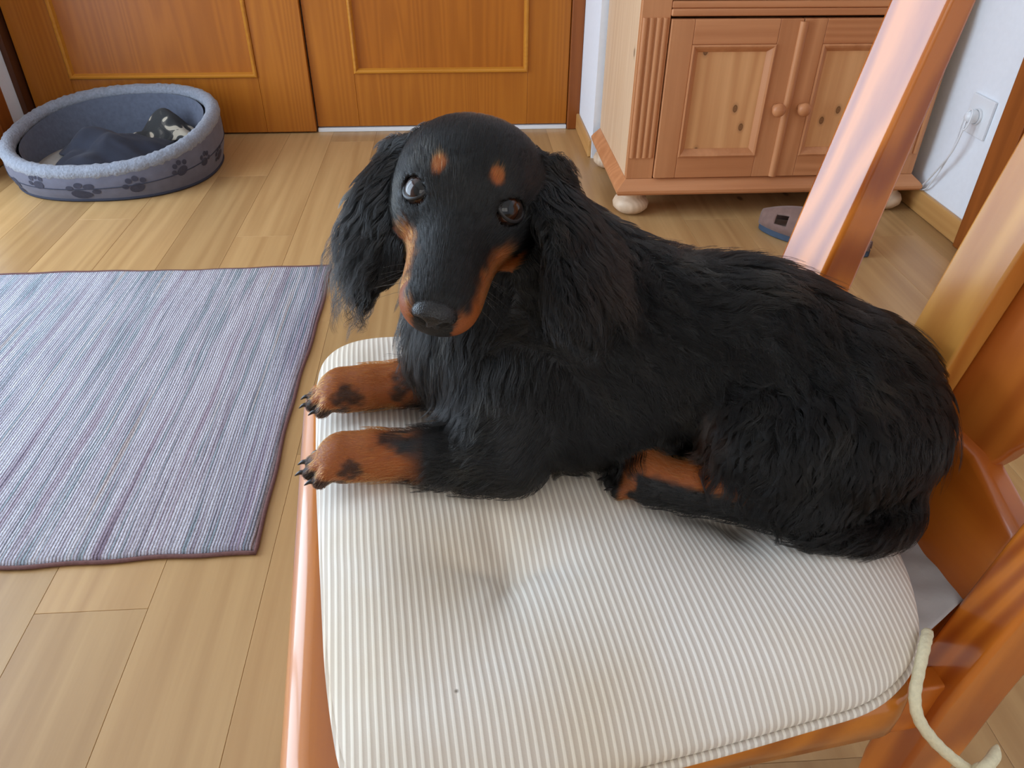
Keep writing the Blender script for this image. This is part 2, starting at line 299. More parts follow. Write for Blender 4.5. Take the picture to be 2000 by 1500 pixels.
# ---------------------------------------------------------------- pine cabinet
def cabinet():
    x0, x1, yf, yb = .478, 1.345, 2.125, 2.60; zb, zt = .112, .93
    r = tag(empty('pine_cabinet', ((x0+x1)/2, (yf+yb)/2, 0)), 'knotty pine cabinet with fluted corner posts, two panelled doors and bun feet', 'cabinet')
    X, Y = r.location.x, r.location.y
    def b(n, a0, a1, y0, y1, z0, z1, m='pine', bev=.002, par=None): return box(n, a0-X, a1-X, y0-Y, y1-Y, z0, z1, m, par or r, bev)
    b('side_panel', x0, x0+.02, yf+.022, yb, zb, zt, 'pine_side'); b('side_panel', x1-.02, x1, yf+.022, yb, zb, zt, 'pine_side')
    b('back_panel', x0+.02, x1-.02, yb-.008, yb, zb, zt); b('bottom_panel', x0+.02, x1-.02, yf+.022, yb-.008, zb, zb+.02)
    # plinth moulding (stepped)
    bm = bmesh.new(); prof = [(0, 0), (-.024, 0), (-.028, .006), (-.028, .014), (-.022, .022), (-.015, .028), (0, .041)]
    e0, e1 = x0-X, x1-X; f = yf-Y; bk = yb-Y
    path = [(e0, bk, -1, 0), (e0, f, -1, 1), (e1, f, 1, 1), (e1, bk, 1, 0)]
    rings = []
    for px_, py_, sx, sy in path: rings.append([bm.verts.new((px_+(sx*(-q)), py_+(q*sy), zb-.041+h)) for q, h in prof])
    for A, B in zip(rings, rings[1:]):
        for i in range(len(prof)-1): bm.faces.new((A[i], B[i], B[i+1], A[i+1]))
    bm.faces.new([R_[0] for R_ in rings][::-1]) ; bm.faces.new([R_[-1] for R_ in rings])
    obj('plinth', bm, 'pine_h', r)
    # fluted corner posts
    pwid = .078
    for s, px0 in ((0, x0), (1, x1-pwid)):
        post = b('corner_post', px0, px0+pwid, yf, yf+.022, zb, zt, 'pine')
        for i in range(4):
            cx = px0+.012+i*.018; bm = bmesh.new()
            n = 8; z0, z1 = .175, .545
            pts = [(cx-.0075, 0)]+[(cx-.0075*math.cos(PI*q/n), -.006*math.sin(PI*q/n)) for q in range(1, n)]+[(cx+.0075, 0)]
            lo = [bm.verts.new((p[0]-px0-pwid/2, p[1]-.011, z0-(zb+zt)/2)) for p in pts]; hi = [bm.verts.new((p[0]-px0-pwid/2, p[1]-.011, z1-(zb+zt)/2)) for p in pts]
            for q in range(n): bm.faces.new((lo[q], lo[q+1], hi[q+1], hi[q]))
            bm.faces.new(lo[::-1]); bm.faces.new(hi); bm.faces.new((lo[0], hi[0], hi[-1], lo[-1]))
            obj('reed', bm, 'pine', post, smooth=False)
    # doors
    ix0, ix1, dz0, dz1 = x0+pwid+.002, x1-pwid-.002, zb+.004, .542; mid = (ix0+ix1)/2
    for s, a0, a1 in ((0, ix0, mid-.001), (1, mid+.001, ix1)):
        d = b('door', a0+.006, a1-.006, yf+.006, yf+.008, dz0+.004, dz1-.004, 'pine')   # core behind the frame pieces
        dc = d.location
        def p(n, u0, u1, y0, y1, v0, v1, m, bev=.002): return box(n, u0-X-dc.x, u1-X-dc.x, y0-Y-dc.y, y1-Y-dc.y, v0-dc.z, v1-dc.z, m, d, bev)
        w = .062
        p('stile', a0, a0+w, yf-.010, yf+.009, dz0, dz1, 'pine'); p('stile', a1-w, a1, yf-.010, yf+.009, dz0, dz1, 'pine')
        p('rail', a0+w, a1-w, yf-.010, yf+.009, dz0, dz0+w, 'pine_h'); p('rail', a0+w, a1-w, yf-.010, yf+.009, dz1-w, dz1, 'pine_h')
        # raised-and-bevelled moulding ring and recessed panel
        u0, u1, v0, v1 = a0+w, a1-w, dz0+w, dz1-w
        p('panel', u0+.02, u1-.02, yf+.001, yf+.006, v0+.02, v1-.02, 'pine_pale', .001)
        c = [(u0, v0), (u1, v0), (u1, v1), (u0, v1)]; dd = [(1, 1), (-1, 1), (-1, -1), (1, -1)]
        for e in range(4):
            prof = [(0, .006), (0, -.013), (.004, -.015), (.009, -.012), (.02, .000), (.022, .006)]
            i, j = e, (e+1) % 4; bm = bmesh.new()
            A = [bm.verts.new((c[i][0]+dd[i][0]*q-X-dc.x, yf+yy-Y-dc.y, c[i][1]+dd[i][1]*q-dc.z)) for q, yy in prof]
            B = [bm.verts.new((c[j][0]+dd[j][0]*q-X-dc.x, yf+yy-Y-dc.y, c[j][1]+dd[j][1]*q-dc.z)) for q, yy in prof]
            for q in range(len(prof)-1): bm.faces.new((A[q], A[q+1], B[q+1], B[q]))
            bm.faces.new((A[-1], A[0], B[0], B[-1])); bm.faces.new(A); bm.faces.new(B[::-1])
            obj('moulding', bm, 'pine', d)
        # turned knob
        kx = (a1-.030 if s == 0 else a0+.040); bm = bmesh.new()
        lathe(bm, [(.001, 0), (.011, 0), (.010, .004), (.006, .008), (.0065, .012), (.014, .017), (.0185, .024), (.018, .031), (.013, .037), (.006, .0395), (.001, .04)], 24)
        bmesh.ops.rotate(bm, verts=bm.verts[:], cent=(0, 0, 0), matrix=Matrix.Rotation(PI/2, 3, 'X'))
        obj('knob', bm, 'pine_h', d, (kx-X-dc.x, yf-.010-Y-dc.y, .315-dc.z), smooth=True)
    # half-round astragal where the doors meet
    bm = bmesh.new(); n = 10; prof = [(-.011*math.cos(PI*q/n), -.010*math.sin(PI*q/n)) for q in range(n+1)]
    lo = [bm.verts.new((p_[0], p_[1], dz0+.002)) for p_ in prof]; hi = [bm.verts.new((p_[0], p_[1], dz1-.006)) for p_ in prof]
    for q in range(n): bm.faces.new((lo[q], lo[q+1], hi[q+1], hi[q]))
    bm.faces.new(lo[::-1]); bm.faces.new(hi); bm.faces.new((lo[0], hi[0], hi[-1], lo[-1]))
    obj('astragal', bm, 'pine', r, (mid-X, yf-.010-Y, 0), smooth=False)
    # moulded rail under the drawers, drawers, top
    b('rail', x0+pwid, x1-pwid, yf-.006, yf+.022, .548, .566, 'pine_h', .004); b('rail', x0+pwid, x1-pwid, yf, yf+.022, .566, .584, 'pine_h', .004)
    for a0, a1 in ((ix0+.006, mid-.005), (mid+.005, ix1-.006)):
        d = b('drawer', a0, a1, yf-.004, yf+.02, .592, .748, 'pine_h', .004); bm = bmesh.new()
        lathe(bm, [(.001, 0), (.011, 0), (.010, .004), (.006, .008), (.0065, .012), (.014, .017), (.0185, .024), (.018, .031), (.013, .037), (.006, .0395), (.001, .04)], 24)
        bmesh.ops.rotate(bm, verts=bm.verts[:], cent=(0, 0, 0), matrix=Matrix.Rotation(PI/2, 3, 'X')); obj('knob', bm, 'pine_h', d, (0, -.012, 0), smooth=True)
    b('frieze', x0+pwid, x1-pwid, yf, yf+.022, .756, zt, 'pine_h'); b('top', x0-.03, x1+.02, yf-.03, yb, zt, zt+.028, 'pine_h', .008)
    # turned bun feet
    for fx in (x0+.028, x1-.05):
        for fy in (yf+.03, yb-.06):
            bm = bmesh.new(); lathe(bm, [(.02, 0.0005), (.040, .006), (.052, .018), (.054, .030), (.048, .043), (.036, .052), (.034, .056), (.036, .062), (.036, zb-.041)], 28)
            obj('bun_foot', bm, 'bun', r, (fx-X, fy-Y, 0), smooth=True)
cabinet()

# ---------------------------------------------------------------- wall socket and cable
so = tag(empty('wall_socket', (XR, 1.975, .325)), 'white wall socket plate above the baseboard beside the cabinet', 'socket')
box('plate', -.009, 0, -.05, .05, -.05, .05, 'plastic_white', so, .003)
bm = bmesh.new(); lathe(bm, [(.021, -.001), (.021, .006), (.019, .0075), (.018, .003), (.002, .003)], 28); bmesh.ops.rotate(bm, verts=bm.verts[:], cent=(0, 0, 0), matrix=Matrix.Rotation(-PI/2, 3, 'Y'))
obj('socket_ring', bm, 'plastic_white', so, (-.009, 0, 0), smooth=True)
pg = tag(empty('power_cable', (XR, 1.975, .325)), 'thin white cable plugged into the wall socket and dropping behind the cabinet', 'cable')
bm = bmesh.new(); lathe(bm, [(.002, .012), (.017, .012), (.018, .02), (.016, .034), (.008, .042), (.002, .043)], 20); bmesh.ops.rotate(bm, verts=bm.verts[:], cent=(0, 0, 0), matrix=Matrix.Rotation(-PI/2, 3, 'Y')); obj('plug', bm, 'plastic_white', pg, smooth=True)
bm = bmesh.new(); tube(bm, spline([(-.036, 0, -.006), (-.042, -.006, -.04), (-.04, .01, -.10), (-.032, .06, -.17), (-.016, .12, -.232), (-.008, .155, -.25), (-.006, .30, -.25), (-.006, .5, -.25)], 40), .0028, 8); obj('cable', bm, 'plastic_white', pg, smooth=True)
bm = bmesh.new(); tube(bm, spline([(-.037, 0, -.006), (-.045, -.012, -.03), (-.042, -.02, -.02), (-.038, -.018, .012), (-.036, -.004, .02), (-.04, .008, -.008), (-.036, .015, -.09), (-.020, .075, -.20), (-.009, .14, -.258), (-.006, .32, -.258), (-.006, .5, -.258)], 60), .0022, 8); obj('cable', bm, 'plastic_white', pg, smooth=True)

# ---------------------------------------------------------------- rag rug
def make_rug():
    m, nt, b = new_mat('woven_rug')
    v = coords(nt)
    nz = N(nt, 'ShaderNodeTexNoise'); nz.inputs['Scale'].default_value = 3.5; nz.inputs['Detail'].default_value = 3; nt.links.new(v, nz.inputs['Vector'])
    wob = N(nt, 'ShaderNodeVectorMath', operation='SCALE'); wob.inputs['Scale'].default_value = 0.012; nt.links.new(nz.outputs['Color'], wob.inputs[0])
    ad = N(nt, 'ShaderNodeVectorMath', operation='ADD'); nt.links.new(v, ad.inputs[0]); nt.links.new(wob.outputs[0], ad.inputs[1])
    def stripes(scale, off):
        mp = N(nt, 'ShaderNodeMapping'); mp.inputs['Scale'].default_value = (1, 0.02, 0.0); mp.inputs['Location'].default_value = (off, off, off); nt.links.new(ad.outputs[0], mp.inputs[0])
        n = N(nt, 'ShaderNodeTexNoise'); n.inputs['Scale'].default_value = scale; n.inputs['Detail'].default_value = 3; n.inputs['Roughness'].default_value = .7; nt.links.new(mp.outputs[0], n.inputs['Vector']); return n.outputs['Fac']
    lav, pale, mau, pur, teal, bei, blu = srgb(176, 170, 180), srgb(208, 206, 212), srgb(160, 142, 156), srgb(92, 72, 96), srgb(122, 144, 150), srgb(178, 162, 150), srgb(160, 174, 192)
    r1 = ramp(nt, [(0, pur), (.30, pur), (.36, mau), (.42, lav), (.48, pale), (.53, lav), (.57, teal), (.61, pale), (.66, bei), (.72, mau), (1, pur)]); nt.links.new(stripes(34, 0), r1.inputs[0])
    r2 = ramp(nt, [(0, (.35, .3, .36)), (.36, (.5, .44, .5)), (.45, (1, 1, 1)), (1, (1, 1, 1))]); nt.links.new(stripes(85, 5.3), r2.inputs[0])
    c1 = mixc(nt, .75, r1.outputs[0], r2.outputs[0], 'MULTIPLY')
    # the colour runs bluer and paler towards the far end of the rug, redder by the bound edge
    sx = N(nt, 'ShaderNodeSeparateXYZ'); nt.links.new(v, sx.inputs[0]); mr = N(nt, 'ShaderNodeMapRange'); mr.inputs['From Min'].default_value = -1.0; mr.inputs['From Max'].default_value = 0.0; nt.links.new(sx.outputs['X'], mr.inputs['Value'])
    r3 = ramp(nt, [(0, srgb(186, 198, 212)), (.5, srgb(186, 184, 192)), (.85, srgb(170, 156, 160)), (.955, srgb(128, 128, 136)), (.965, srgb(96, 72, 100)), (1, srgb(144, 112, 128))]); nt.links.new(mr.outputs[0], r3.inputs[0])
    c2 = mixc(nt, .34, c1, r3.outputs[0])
    # speckle of the weave
    vv = coords(nt, (1, .8, 1)); n3 = N(nt, 'ShaderNodeTexNoise'); n3.inputs['Scale'].default_value = 330; n3.inputs['Detail'].default_value = 2; nt.links.new(vv, n3.inputs['Vector'])
    r4 = ramp(nt, [(.3, (.62, .62, .64)), (.55, (1, 1, 1)), (.75, (1.25, 1.25, 1.25))]); nt.links.new(n3.outputs['Fac'], r4.inputs[0])
    c3 = mixc(nt, .8, c2, r4.outputs[0], 'MULTIPLY'); nt.links.new(c3, b.inputs['Base Color'])
    b.inputs['Roughness'].default_value = .95; b.inputs['Specular IOR Level'].default_value = .1
    wv = N(nt, 'ShaderNodeTexWave', bands_direction='X'); wv.inputs['Scale'].default_value = 62; wv.inputs['Distortion'].default_value = 1.5; wv.inputs['Detail Scale'].default_value = 8; nt.links.new(ad.outputs[0], wv.inputs['Vector'])
    hh = N(nt, 'ShaderNodeMath', operation='ADD'); nt.links.new(wv.outputs['Fac'], hh.inputs[0]); nt.links.new(n3.outputs['Fac'], hh.inputs[1])
    bump(nt, b, hh.outputs[0], .7, .003)
    M['rug'] = m; M['rug_edge'] = plain('rug_binding', srgb(112, 78, 74), .95, .2, 200, .3)
    x1, x0, y0, y1 = -.352, -1.86, .836, 1.822
    r = tag(empty('striped_rug', ((x0+x1)/2, (y0+y1)/2, 0)), 'flat woven rug with lavender, purple and grey-blue stripes on the laminate floor', 'rug')
    nx, ny = 150, 100; bm = bmesh.new(); ox = x1-r.location.x; top = []
    for i in range(nx+1):
        row = []
        for j in range(ny+1):
            x = x0+(x1-x0)*i/nx; y = y0+(y1-y0)*j/ny; e = i/nx
            x += .003*math.sin(y*9)*e*e+.0012*math.sin(y*31+1)*e**4; y += (.004*math.sin(x*11)+.0015*math.sin(x*47))
            d = min(i/nx*1.5, (1-i/nx)*1.5, j/ny, 1-j/ny); z = .0075*min(1, (d/.008)**.5 if d > 0 else 0)+.002+.0012*math.sin(x*7)*math.sin(y*8)
            row.append(bm.verts.new((x-x1, y-r.location.y, z)))
        top.append(row)
    for i in range(nx):
        for j in range(ny): bm.faces.new((top[i][j], top[i+1][j], top[i+1][j+1], top[i][j+1]))
    o = obj('weave', bm, 'rug', r, (ox, 0, 0), smooth=True)
    md = o.modifiers.new('s', 'SOLIDIFY'); md.thickness = .0015; md.offset = -1
    per = [top_ for top_ in ([(x0+(x1-x0)*i/nx, y0) for i in range(nx+1)]+[(x1, y0+(y1-y0)*j/ny) for j in range(1, ny+1)]+[(x0+(x1-x0)*i/nx, y1) for i in range(nx-1, -1, -1)]+[(x0, y0+(y1-y0)*j/ny) for j in range(ny-1, 0, -1)])]
    path = []
    for x, y in per:
        e = (x-x0)/(x1-x0); xx = x+.003*math.sin(y*9)*e*e+.0012*math.sin(y*31+1)*e**4; yy = y+(.004*math.sin(xx*11)+.0015*math.sin(xx*47)); path.append((xx-r.location.x, yy-r.location.y, .0042))
    bm = bmesh.new(); tube(bm, path, .0038, 6, closed=True); obj('edge_binding', bm, 'rug_edge', r, smooth=True)
make_rug()

# ---------------------------------------------------------------- dog bed
def dog_bed():
    c = (-1.137, 2.588); r = tag(empty('dog_bed', (c[0], c[1], 0)), 'oval grey plush dog bed with paw print sides standing by the double door', 'dog bed')
    M['bed_cloth'] = plain('bed_cloth', srgb(98, 98, 112), .9, .12, 40, .15, .002, sheen=.1)
    M['bed_fleece'] = plain('bed_fleece', srgb(134, 138, 148), .95, .22, 130, .9, .004, sheen=.2)
    M['bed_inside'] = plain('bed_lining', srgb(92, 97, 112), .95, .15, 70, .5, .004, sheen=.1)
    M['bed_pad'] = plain('bed_pad', srgb(150, 142, 132), .95, .08, 60, .4, .003)
    M['bed_print'] = plain('bed_print', srgb(56, 56, 70), .9, .2, 90)
    n = 96; a, b = .330, .298
    def sup(t, ra, rb, e=2.35):
        ct, st = math.cos(t), math.sin(t); return (ra*math.copysign(abs(ct)**(2/e), ct), rb*math.copysign(abs(st)**(2/e), st))
    def H(t):                    # rim height: low at the front, high at the back
        s = math.sin(t); cc = math.cos(t); return .145+.040*s+.014*cc-.010*(s < 0)*s*s
    def outer(t, f, off=0.0):    # f 0 bottom .. 1 rim; the wall leans out
        k = .94+.06*f+.03*math.sin(PI*f); x, y = sup(t, a*k+off, b*k+off); return (x, y, .004+(H(t)-.012)*f)
    bm = bmesh.new(); fs = [0, .04, .2, .35, .5, .65, .8, .92, 1]
    rings = [[bm.verts.new(outer(2*PI*i/n, f)) for i in range(n)] for f in fs]
    for A, B in zip(rings, rings[1:]):
        for i in range(n): bm.faces.new((A[i], A[(i+1) % n], B[(i+1) % n], B[i]))
    bm.faces.new(rings[0][::-1]); obj('outer_wall', bm, 'bed_cloth', r, smooth=True)
    bm = bmesh.new()
    def inner(t, f): k = .86-.05*f; x, y = sup(t, a*.965*(.845+.04*f), b*.965*(.83+.04*f)); return (x, y, .03+(H(t)-.035)*f)
    rings = [[bm.verts.new(inner(2*PI*i/n, f)) for i in range(n)] for f in (0, .3, .6, .85, 1)]
    for A, B in zip(rings, rings[1:]):
        for i in range(n): bm.faces.new((A[(i+1) % n], A[i], B[i], B[(i+1) % n]))
    obj('inner_wall', bm, 'bed_inside', r, smooth=True)
    # plush rim roll
    path = []; N_ = 160
    for i in range(N_):
        t = 2*PI*i/N_; x, y = sup(t, a*.945, b*.94); path.append((x, y, H(t)-.002))
    bm = bmesh.new(); tube(bm, path, [.0225+.0014*math.sin(i*2.9)+.001*math.sin(i*1.3) for i in range(N_)], 14, closed=True); obj('rim', bm, 'bed_fleece', r, smooth=True)
    bm = bmesh.new(); rr = [[bm.verts.new((sup(2*PI*i/n, a*.84*q, b*.83*q)[0], sup(2*PI*i/n, a*.84*q, b*.83*q)[1], .045+.012*(1-q*q)*1.0-.012*(q > .95))) for i in range(n)] for q in (1, .96, .8, .6, .35, .1)]
    for A, B in zip(rr, rr[1:]):
        for i in range(n): bm.faces.new((A[i], A[(i+1) % n], B[(i+1) % n], B[i]))
    bm.faces.new(rr[-1]); obj('pad', bm, 'bed_pad', r, smooth=True)
    bm = bmesh.new(); path = []
    for i in range(N_): x, y, z = outer(2*PI*i/N_, 0, .001); path.append((x, y, .006))
    tube(bm, path, .005, 6, closed=True); M['bed_trim'] = plain('bed_trim', srgb(48, 50, 64), .9); obj('base_piping', bm, 'bed_trim', r, smooth=True)
    path = []; bm = bmesh.new()
    for i in range(N_): path.append(outer(2*PI*i/N_, .52, .0005))
    tube(bm, path, .0016, 5, closed=True); obj('seam', bm, 'bed_trim', r, smooth=True)
    # paw prints: thin printed patches that follow the wall
    def paw(t0, f0, s, ang):
        bm = bmesh.new()
        for (dx, dy, ra, rb) in ((0, -.004, .0135, .0115), (-.0165, .008, .0055, .0065), (-.006, .0185, .0055, .007), (.006, .0185, .0055, .007), (.0165, .008, .0055, .0065)):
            ring = []
            def P(ux, uy):
                qx = (ux*math.cos(ang)-uy*math.sin(ang))*s; qy = (ux*math.sin(ang)+uy*math.cos(ang))*s
                h = H(t0); return outer(t0+qx/.29, f0+qy/max(.06, h), .0012)
            cv = bm.verts.new(P(dx, dy))
            for i in range(14): ring.append(bm.verts.new(P(dx+ra*math.cos(2*PI*i/14), dy+rb*math.sin(2*PI*i/14))))
            for i in range(14): bm.faces.new((cv, ring[i], ring[(i+1) % 14]))
        o = obj('paw_print', bm, 'bed_print', r, smooth=True)
    for t, f, s, an in ((-2.62, .62, 1.5, 1.9), (-2.35, .42, 1.5, 2.4), (-1.98, .68, 1.25, .5), (-1.62, .36, 1.5, -.3), (-1.2, .46, 1.5, .3), (-.72, .60, 1.4, .5), (-.38, .52, 1.2, -.4), (-.05, .35, 1.3, .8), (.4, .55, 1.3, 0), (-2.9, .4, 1.3, .6)): paw(t, f, s, an)
    # beige fabric label at the left end
    t = PI+.12; x, y, z = outer(t, .55, .004); bm = bmesh.new(); P0, P1 = outer(PI+.02, .82, .006), outer(PI+.26, .22, .012)
    bx(bm, -.0025, .0025, -.006, .006, -.05, .05); o = obj('fabric_tab', bm, 'bed_pad', r, ((P0[0]+P1[0])/2-.004, (P0[1]+P1[1])/2, (P0[2]+P1[2])/2)); o.rotation_euler = (.9, -.3, .35)
    # crumpled blankets lying in it
    def blanket(name, label, cx, cy, sx, sy, rot, h, mat, seed, lump):
        g = np.random.default_rng(seed); nx, ny = 56, 44; bm = bmesh.new(); ph = g.uniform(0, 6.28, (10,)); ws = g.uniform(14, 52, (10, 2))*g.choice([-1, 1], (10, 2)); grid = []
        for i in range(nx+1):
            row = []
            for j in range(ny+1):
                u, v = i/nx*2-1, j/ny*2-1
                rr_ = 1+.10*math.sin(3*math.atan2(v, u)+ph[0])+.06*math.sin(7*math.atan2(v, u)+ph[1])
                x, y = u*sx*rr_, v*sy*rr_; q = max(abs(u), abs(v)); e = (1-q**4)
                w = sum(math.sin(ws[k][0]*x+ws[k][1]*y+ph[k]) for k in range(10))/10
                fold = sum(abs(math.sin(.5*(ws[k][0]*x+ws[k][1]*y)+ph[k])) for k in range(4))/4
                z = .012+h*e*(.25+.75*math.exp(-((u-lump[0])**2+(v-lump[1])**2)/lump[2]))+(.022*w+.040*(fold-.5))*(.35+.65*e)
                row.append(bm.verts.new((x*math.cos(rot)-y*math.sin(rot), x*math.sin(rot)+y*math.cos(rot), max(z, .004))))
            grid.append(row)
        for i in range(nx):
            for j in range(ny): bm.faces.new((grid[i][j], grid[i+1][j], grid[i+1][j+1], grid[i][j+1]))
        o = obj(name, bm, mat, None, (c[0]+cx, c[1]+cy, .052), smooth=True); md = o.modifiers.new('s', 'SOLIDIFY'); md.thickness = .004; md.offset = 1
        return tag(o, label, 'blanket', None)
    M['blue_fleece'] = plain('blue_fleece', srgb(38, 40, 52), .95, .25, 24, .3, .003, sheen=.05)
    m, nt, b = new_mat('camo_cloth'); v = coords(nt, (1, 1, 1)); nz = N(nt, 'ShaderNodeTexNoise'); nz.inputs['Scale'].default_value = 17; nz.inputs['Detail'].default_value = 1; nz.inputs['Distortion'].default_value = 1.2; nt.links.new(v, nz.inputs['Vector'])
    rp = ramp(nt, [(0, srgb(52, 52, 52)), (.47, srgb(66, 64, 62)), (.52, srgb(96, 92, 86)), (.56, srgb(190, 178, 158))], 'CONSTANT'); nt.links.new(nz.outputs['Fac'], rp.inputs[0]); nt.links.new(rp.outputs[0], b.inputs['Base Color']); b.inputs['Roughness'].default_value = .95; M['camo'] = m
    blanket('fleece_blanket', 'crumpled dark blue-grey fleece blanket in the dog bed', -.005, -.05, .165, .125, .12, .075, 'blue_fleece', 3, (-.2, .4, .5))
    blanket('patterned_blanket', 'crumpled dark cloth with pale beige blotches lying in the dog bed', .105, .125, .105, .055, .25, .075, 'camo', 8, (.2, .4, .6))
dog_bed()

# ---------------------------------------------------------------- sandal
def sandal():
    M['suede'] = plain('brown_suede', srgb(124, 96, 86), .85, .15, 60, .2, .001, sheen=.2); M['sole_blue'] = plain('sandal_sole', srgb(58, 74, 94), .7, .15, 60)
    M['insole'] = plain('sandal_insole', srgb(176, 160, 146), .8, .1, 60); M['buckle'] = plain('buckle_metal', srgb(150, 156, 168), .3, metal=1.0)
    p0 = atz(1484, 432, .02); p1 = atz(1708, 492, .02); ang = math.atan2(p0[1]-p1[1], p0[0]-p1[0]); L_ = .315; p1 = p0-.315*np.array([math.cos(ang), math.sin(ang), 0])
    r = tag(empty('sandal', ((p0[0]+p1[0])/2, (p0[1]+p1[1])/2, 0), ang), 'brown suede sandal with blue-grey sole on the floor in front of the cabinet', 'sandal')
    def outline(s=1.0):
        pts = []
        for i in range(40):
            t = 2*PI*i/40; u = math.cos(t); w = (.041+.010*u-.006*math.cos(2*t))*s; pts.append((u*L_/2*(.5+.5*s), math.sin(t)*w*(1+.12*math.sin(t)*(u > 0)*u)))
        return pts
    bm = bmesh.new(); prism(bm, outline(), .0008, .024); obj('sole', bm, 'sole_blue', r, bevel=.004)
    bm = bmesh.new(); prism(bm, outline(.93), .024, .030); obj('insole', bm, 'insole', r, bevel=.002)
    # vamp: shell over the toes with a side opening, open at the toe sides
    def shell(name, u0, u1, hfun, gaps=(), t0=0.0, t1=PI, wf=1.0):
        bm = bmesh.new(); nu, nv = 18, 24; g = []
        for i in range(nu+1):
            u = u0+(u1-u0)*i/nu; c = u/(L_/2); w = math.sqrt(max(.02, 1-min(1, c*c)))*.0; t = math.acos(max(-1, min(1, c))); w = ((.041+.010*c-.006*math.cos(2*t))*math.sin(t)+.003)*wf
            row = []
            for j in range(nv+1):
                th = t0+(t1-t0)*j/nv; row.append(bm.verts.new((u, w*math.cos(th), .022+hfun(c)*math.sin(th)**.75)))
            g.append(row)
        for i in range(nu):
            for j in range(nv):
                if any(a0 <= i < a1 and b0 <= j < b1 for a0, a1, b0, b1 in gaps): continue
                bm.faces.new((g[i][j], g[i+1][j], g[i+1][j+1], g[i][j+1]))
        bmesh.ops.delete(bm, geom=[v for v in bm.verts if not v.link_faces], context='VERTS')
        o = obj(name, bm, 'suede', r, smooth=True); md = o.modifiers.new('s', 'SOLIDIFY'); md.thickness = .0035; md.offset = 1; return o
    shell('toe_cap', .022, .154, lambda c: .066*(1-max(0, c-.1)**2*.62), gaps=((6, 11, 2, 6), (6, 11, 18, 22)))
    shell('instep_strap', -.022, .015, lambda c: .060)
    shell('ankle_strap', -.088, -.062, lambda c: .058, gaps=())
    shell('heel_counter', -.154, -.100, lambda c: .022, gaps=((0, 18, 9, 15),))
    box('buckle', .0, .018, -.03, -.012, .07, .074, 'buckle', r, .001)
sandal()

# ================================================================ the chair
CH_A = math.radians(6.5); CH_O = np.array([.11, .46, 0.0]); CH_U = np.array([math.cos(CH_A), math.sin(CH_A), 0]); CH_V = np.array([-math.sin(CH_A), math.cos(CH_A), 0])
def CW_(u, v, z): return CH_O+CH_U*u+CH_V*v+np.array([0, 0, z])
SEAT_Z = .45; LEAN = .19; U0 = .243
chair = tag(empty('dining_chair', (CH_O[0], CH_O[1], 0), CH_A), 'varnished orange pine chair under the lying dog', 'chair')
def lean_u(z, u0=U0): return u0+LEAN*(z-.45)
def rounded(pts, rad, n=6):
    out = []; k = len(pts)
    for i in range(k):
        p = np.array(pts[i], float); a = np.array(pts[i-1], float); b = np.array(pts[(i+1) % k], float); r_ = rad[i] if hasattr(rad, '__len__') else rad
        da = (a-p)/np.linalg.norm(a-p); db = (b-p)/np.linalg.norm(b-p); s, e = p+da*r_, p+db*r_
        for q in range(n+1):
            t = q/n; out.append(tuple((1-t)**2*s+2*t*(1-t)*p+t*t*e))
    return out
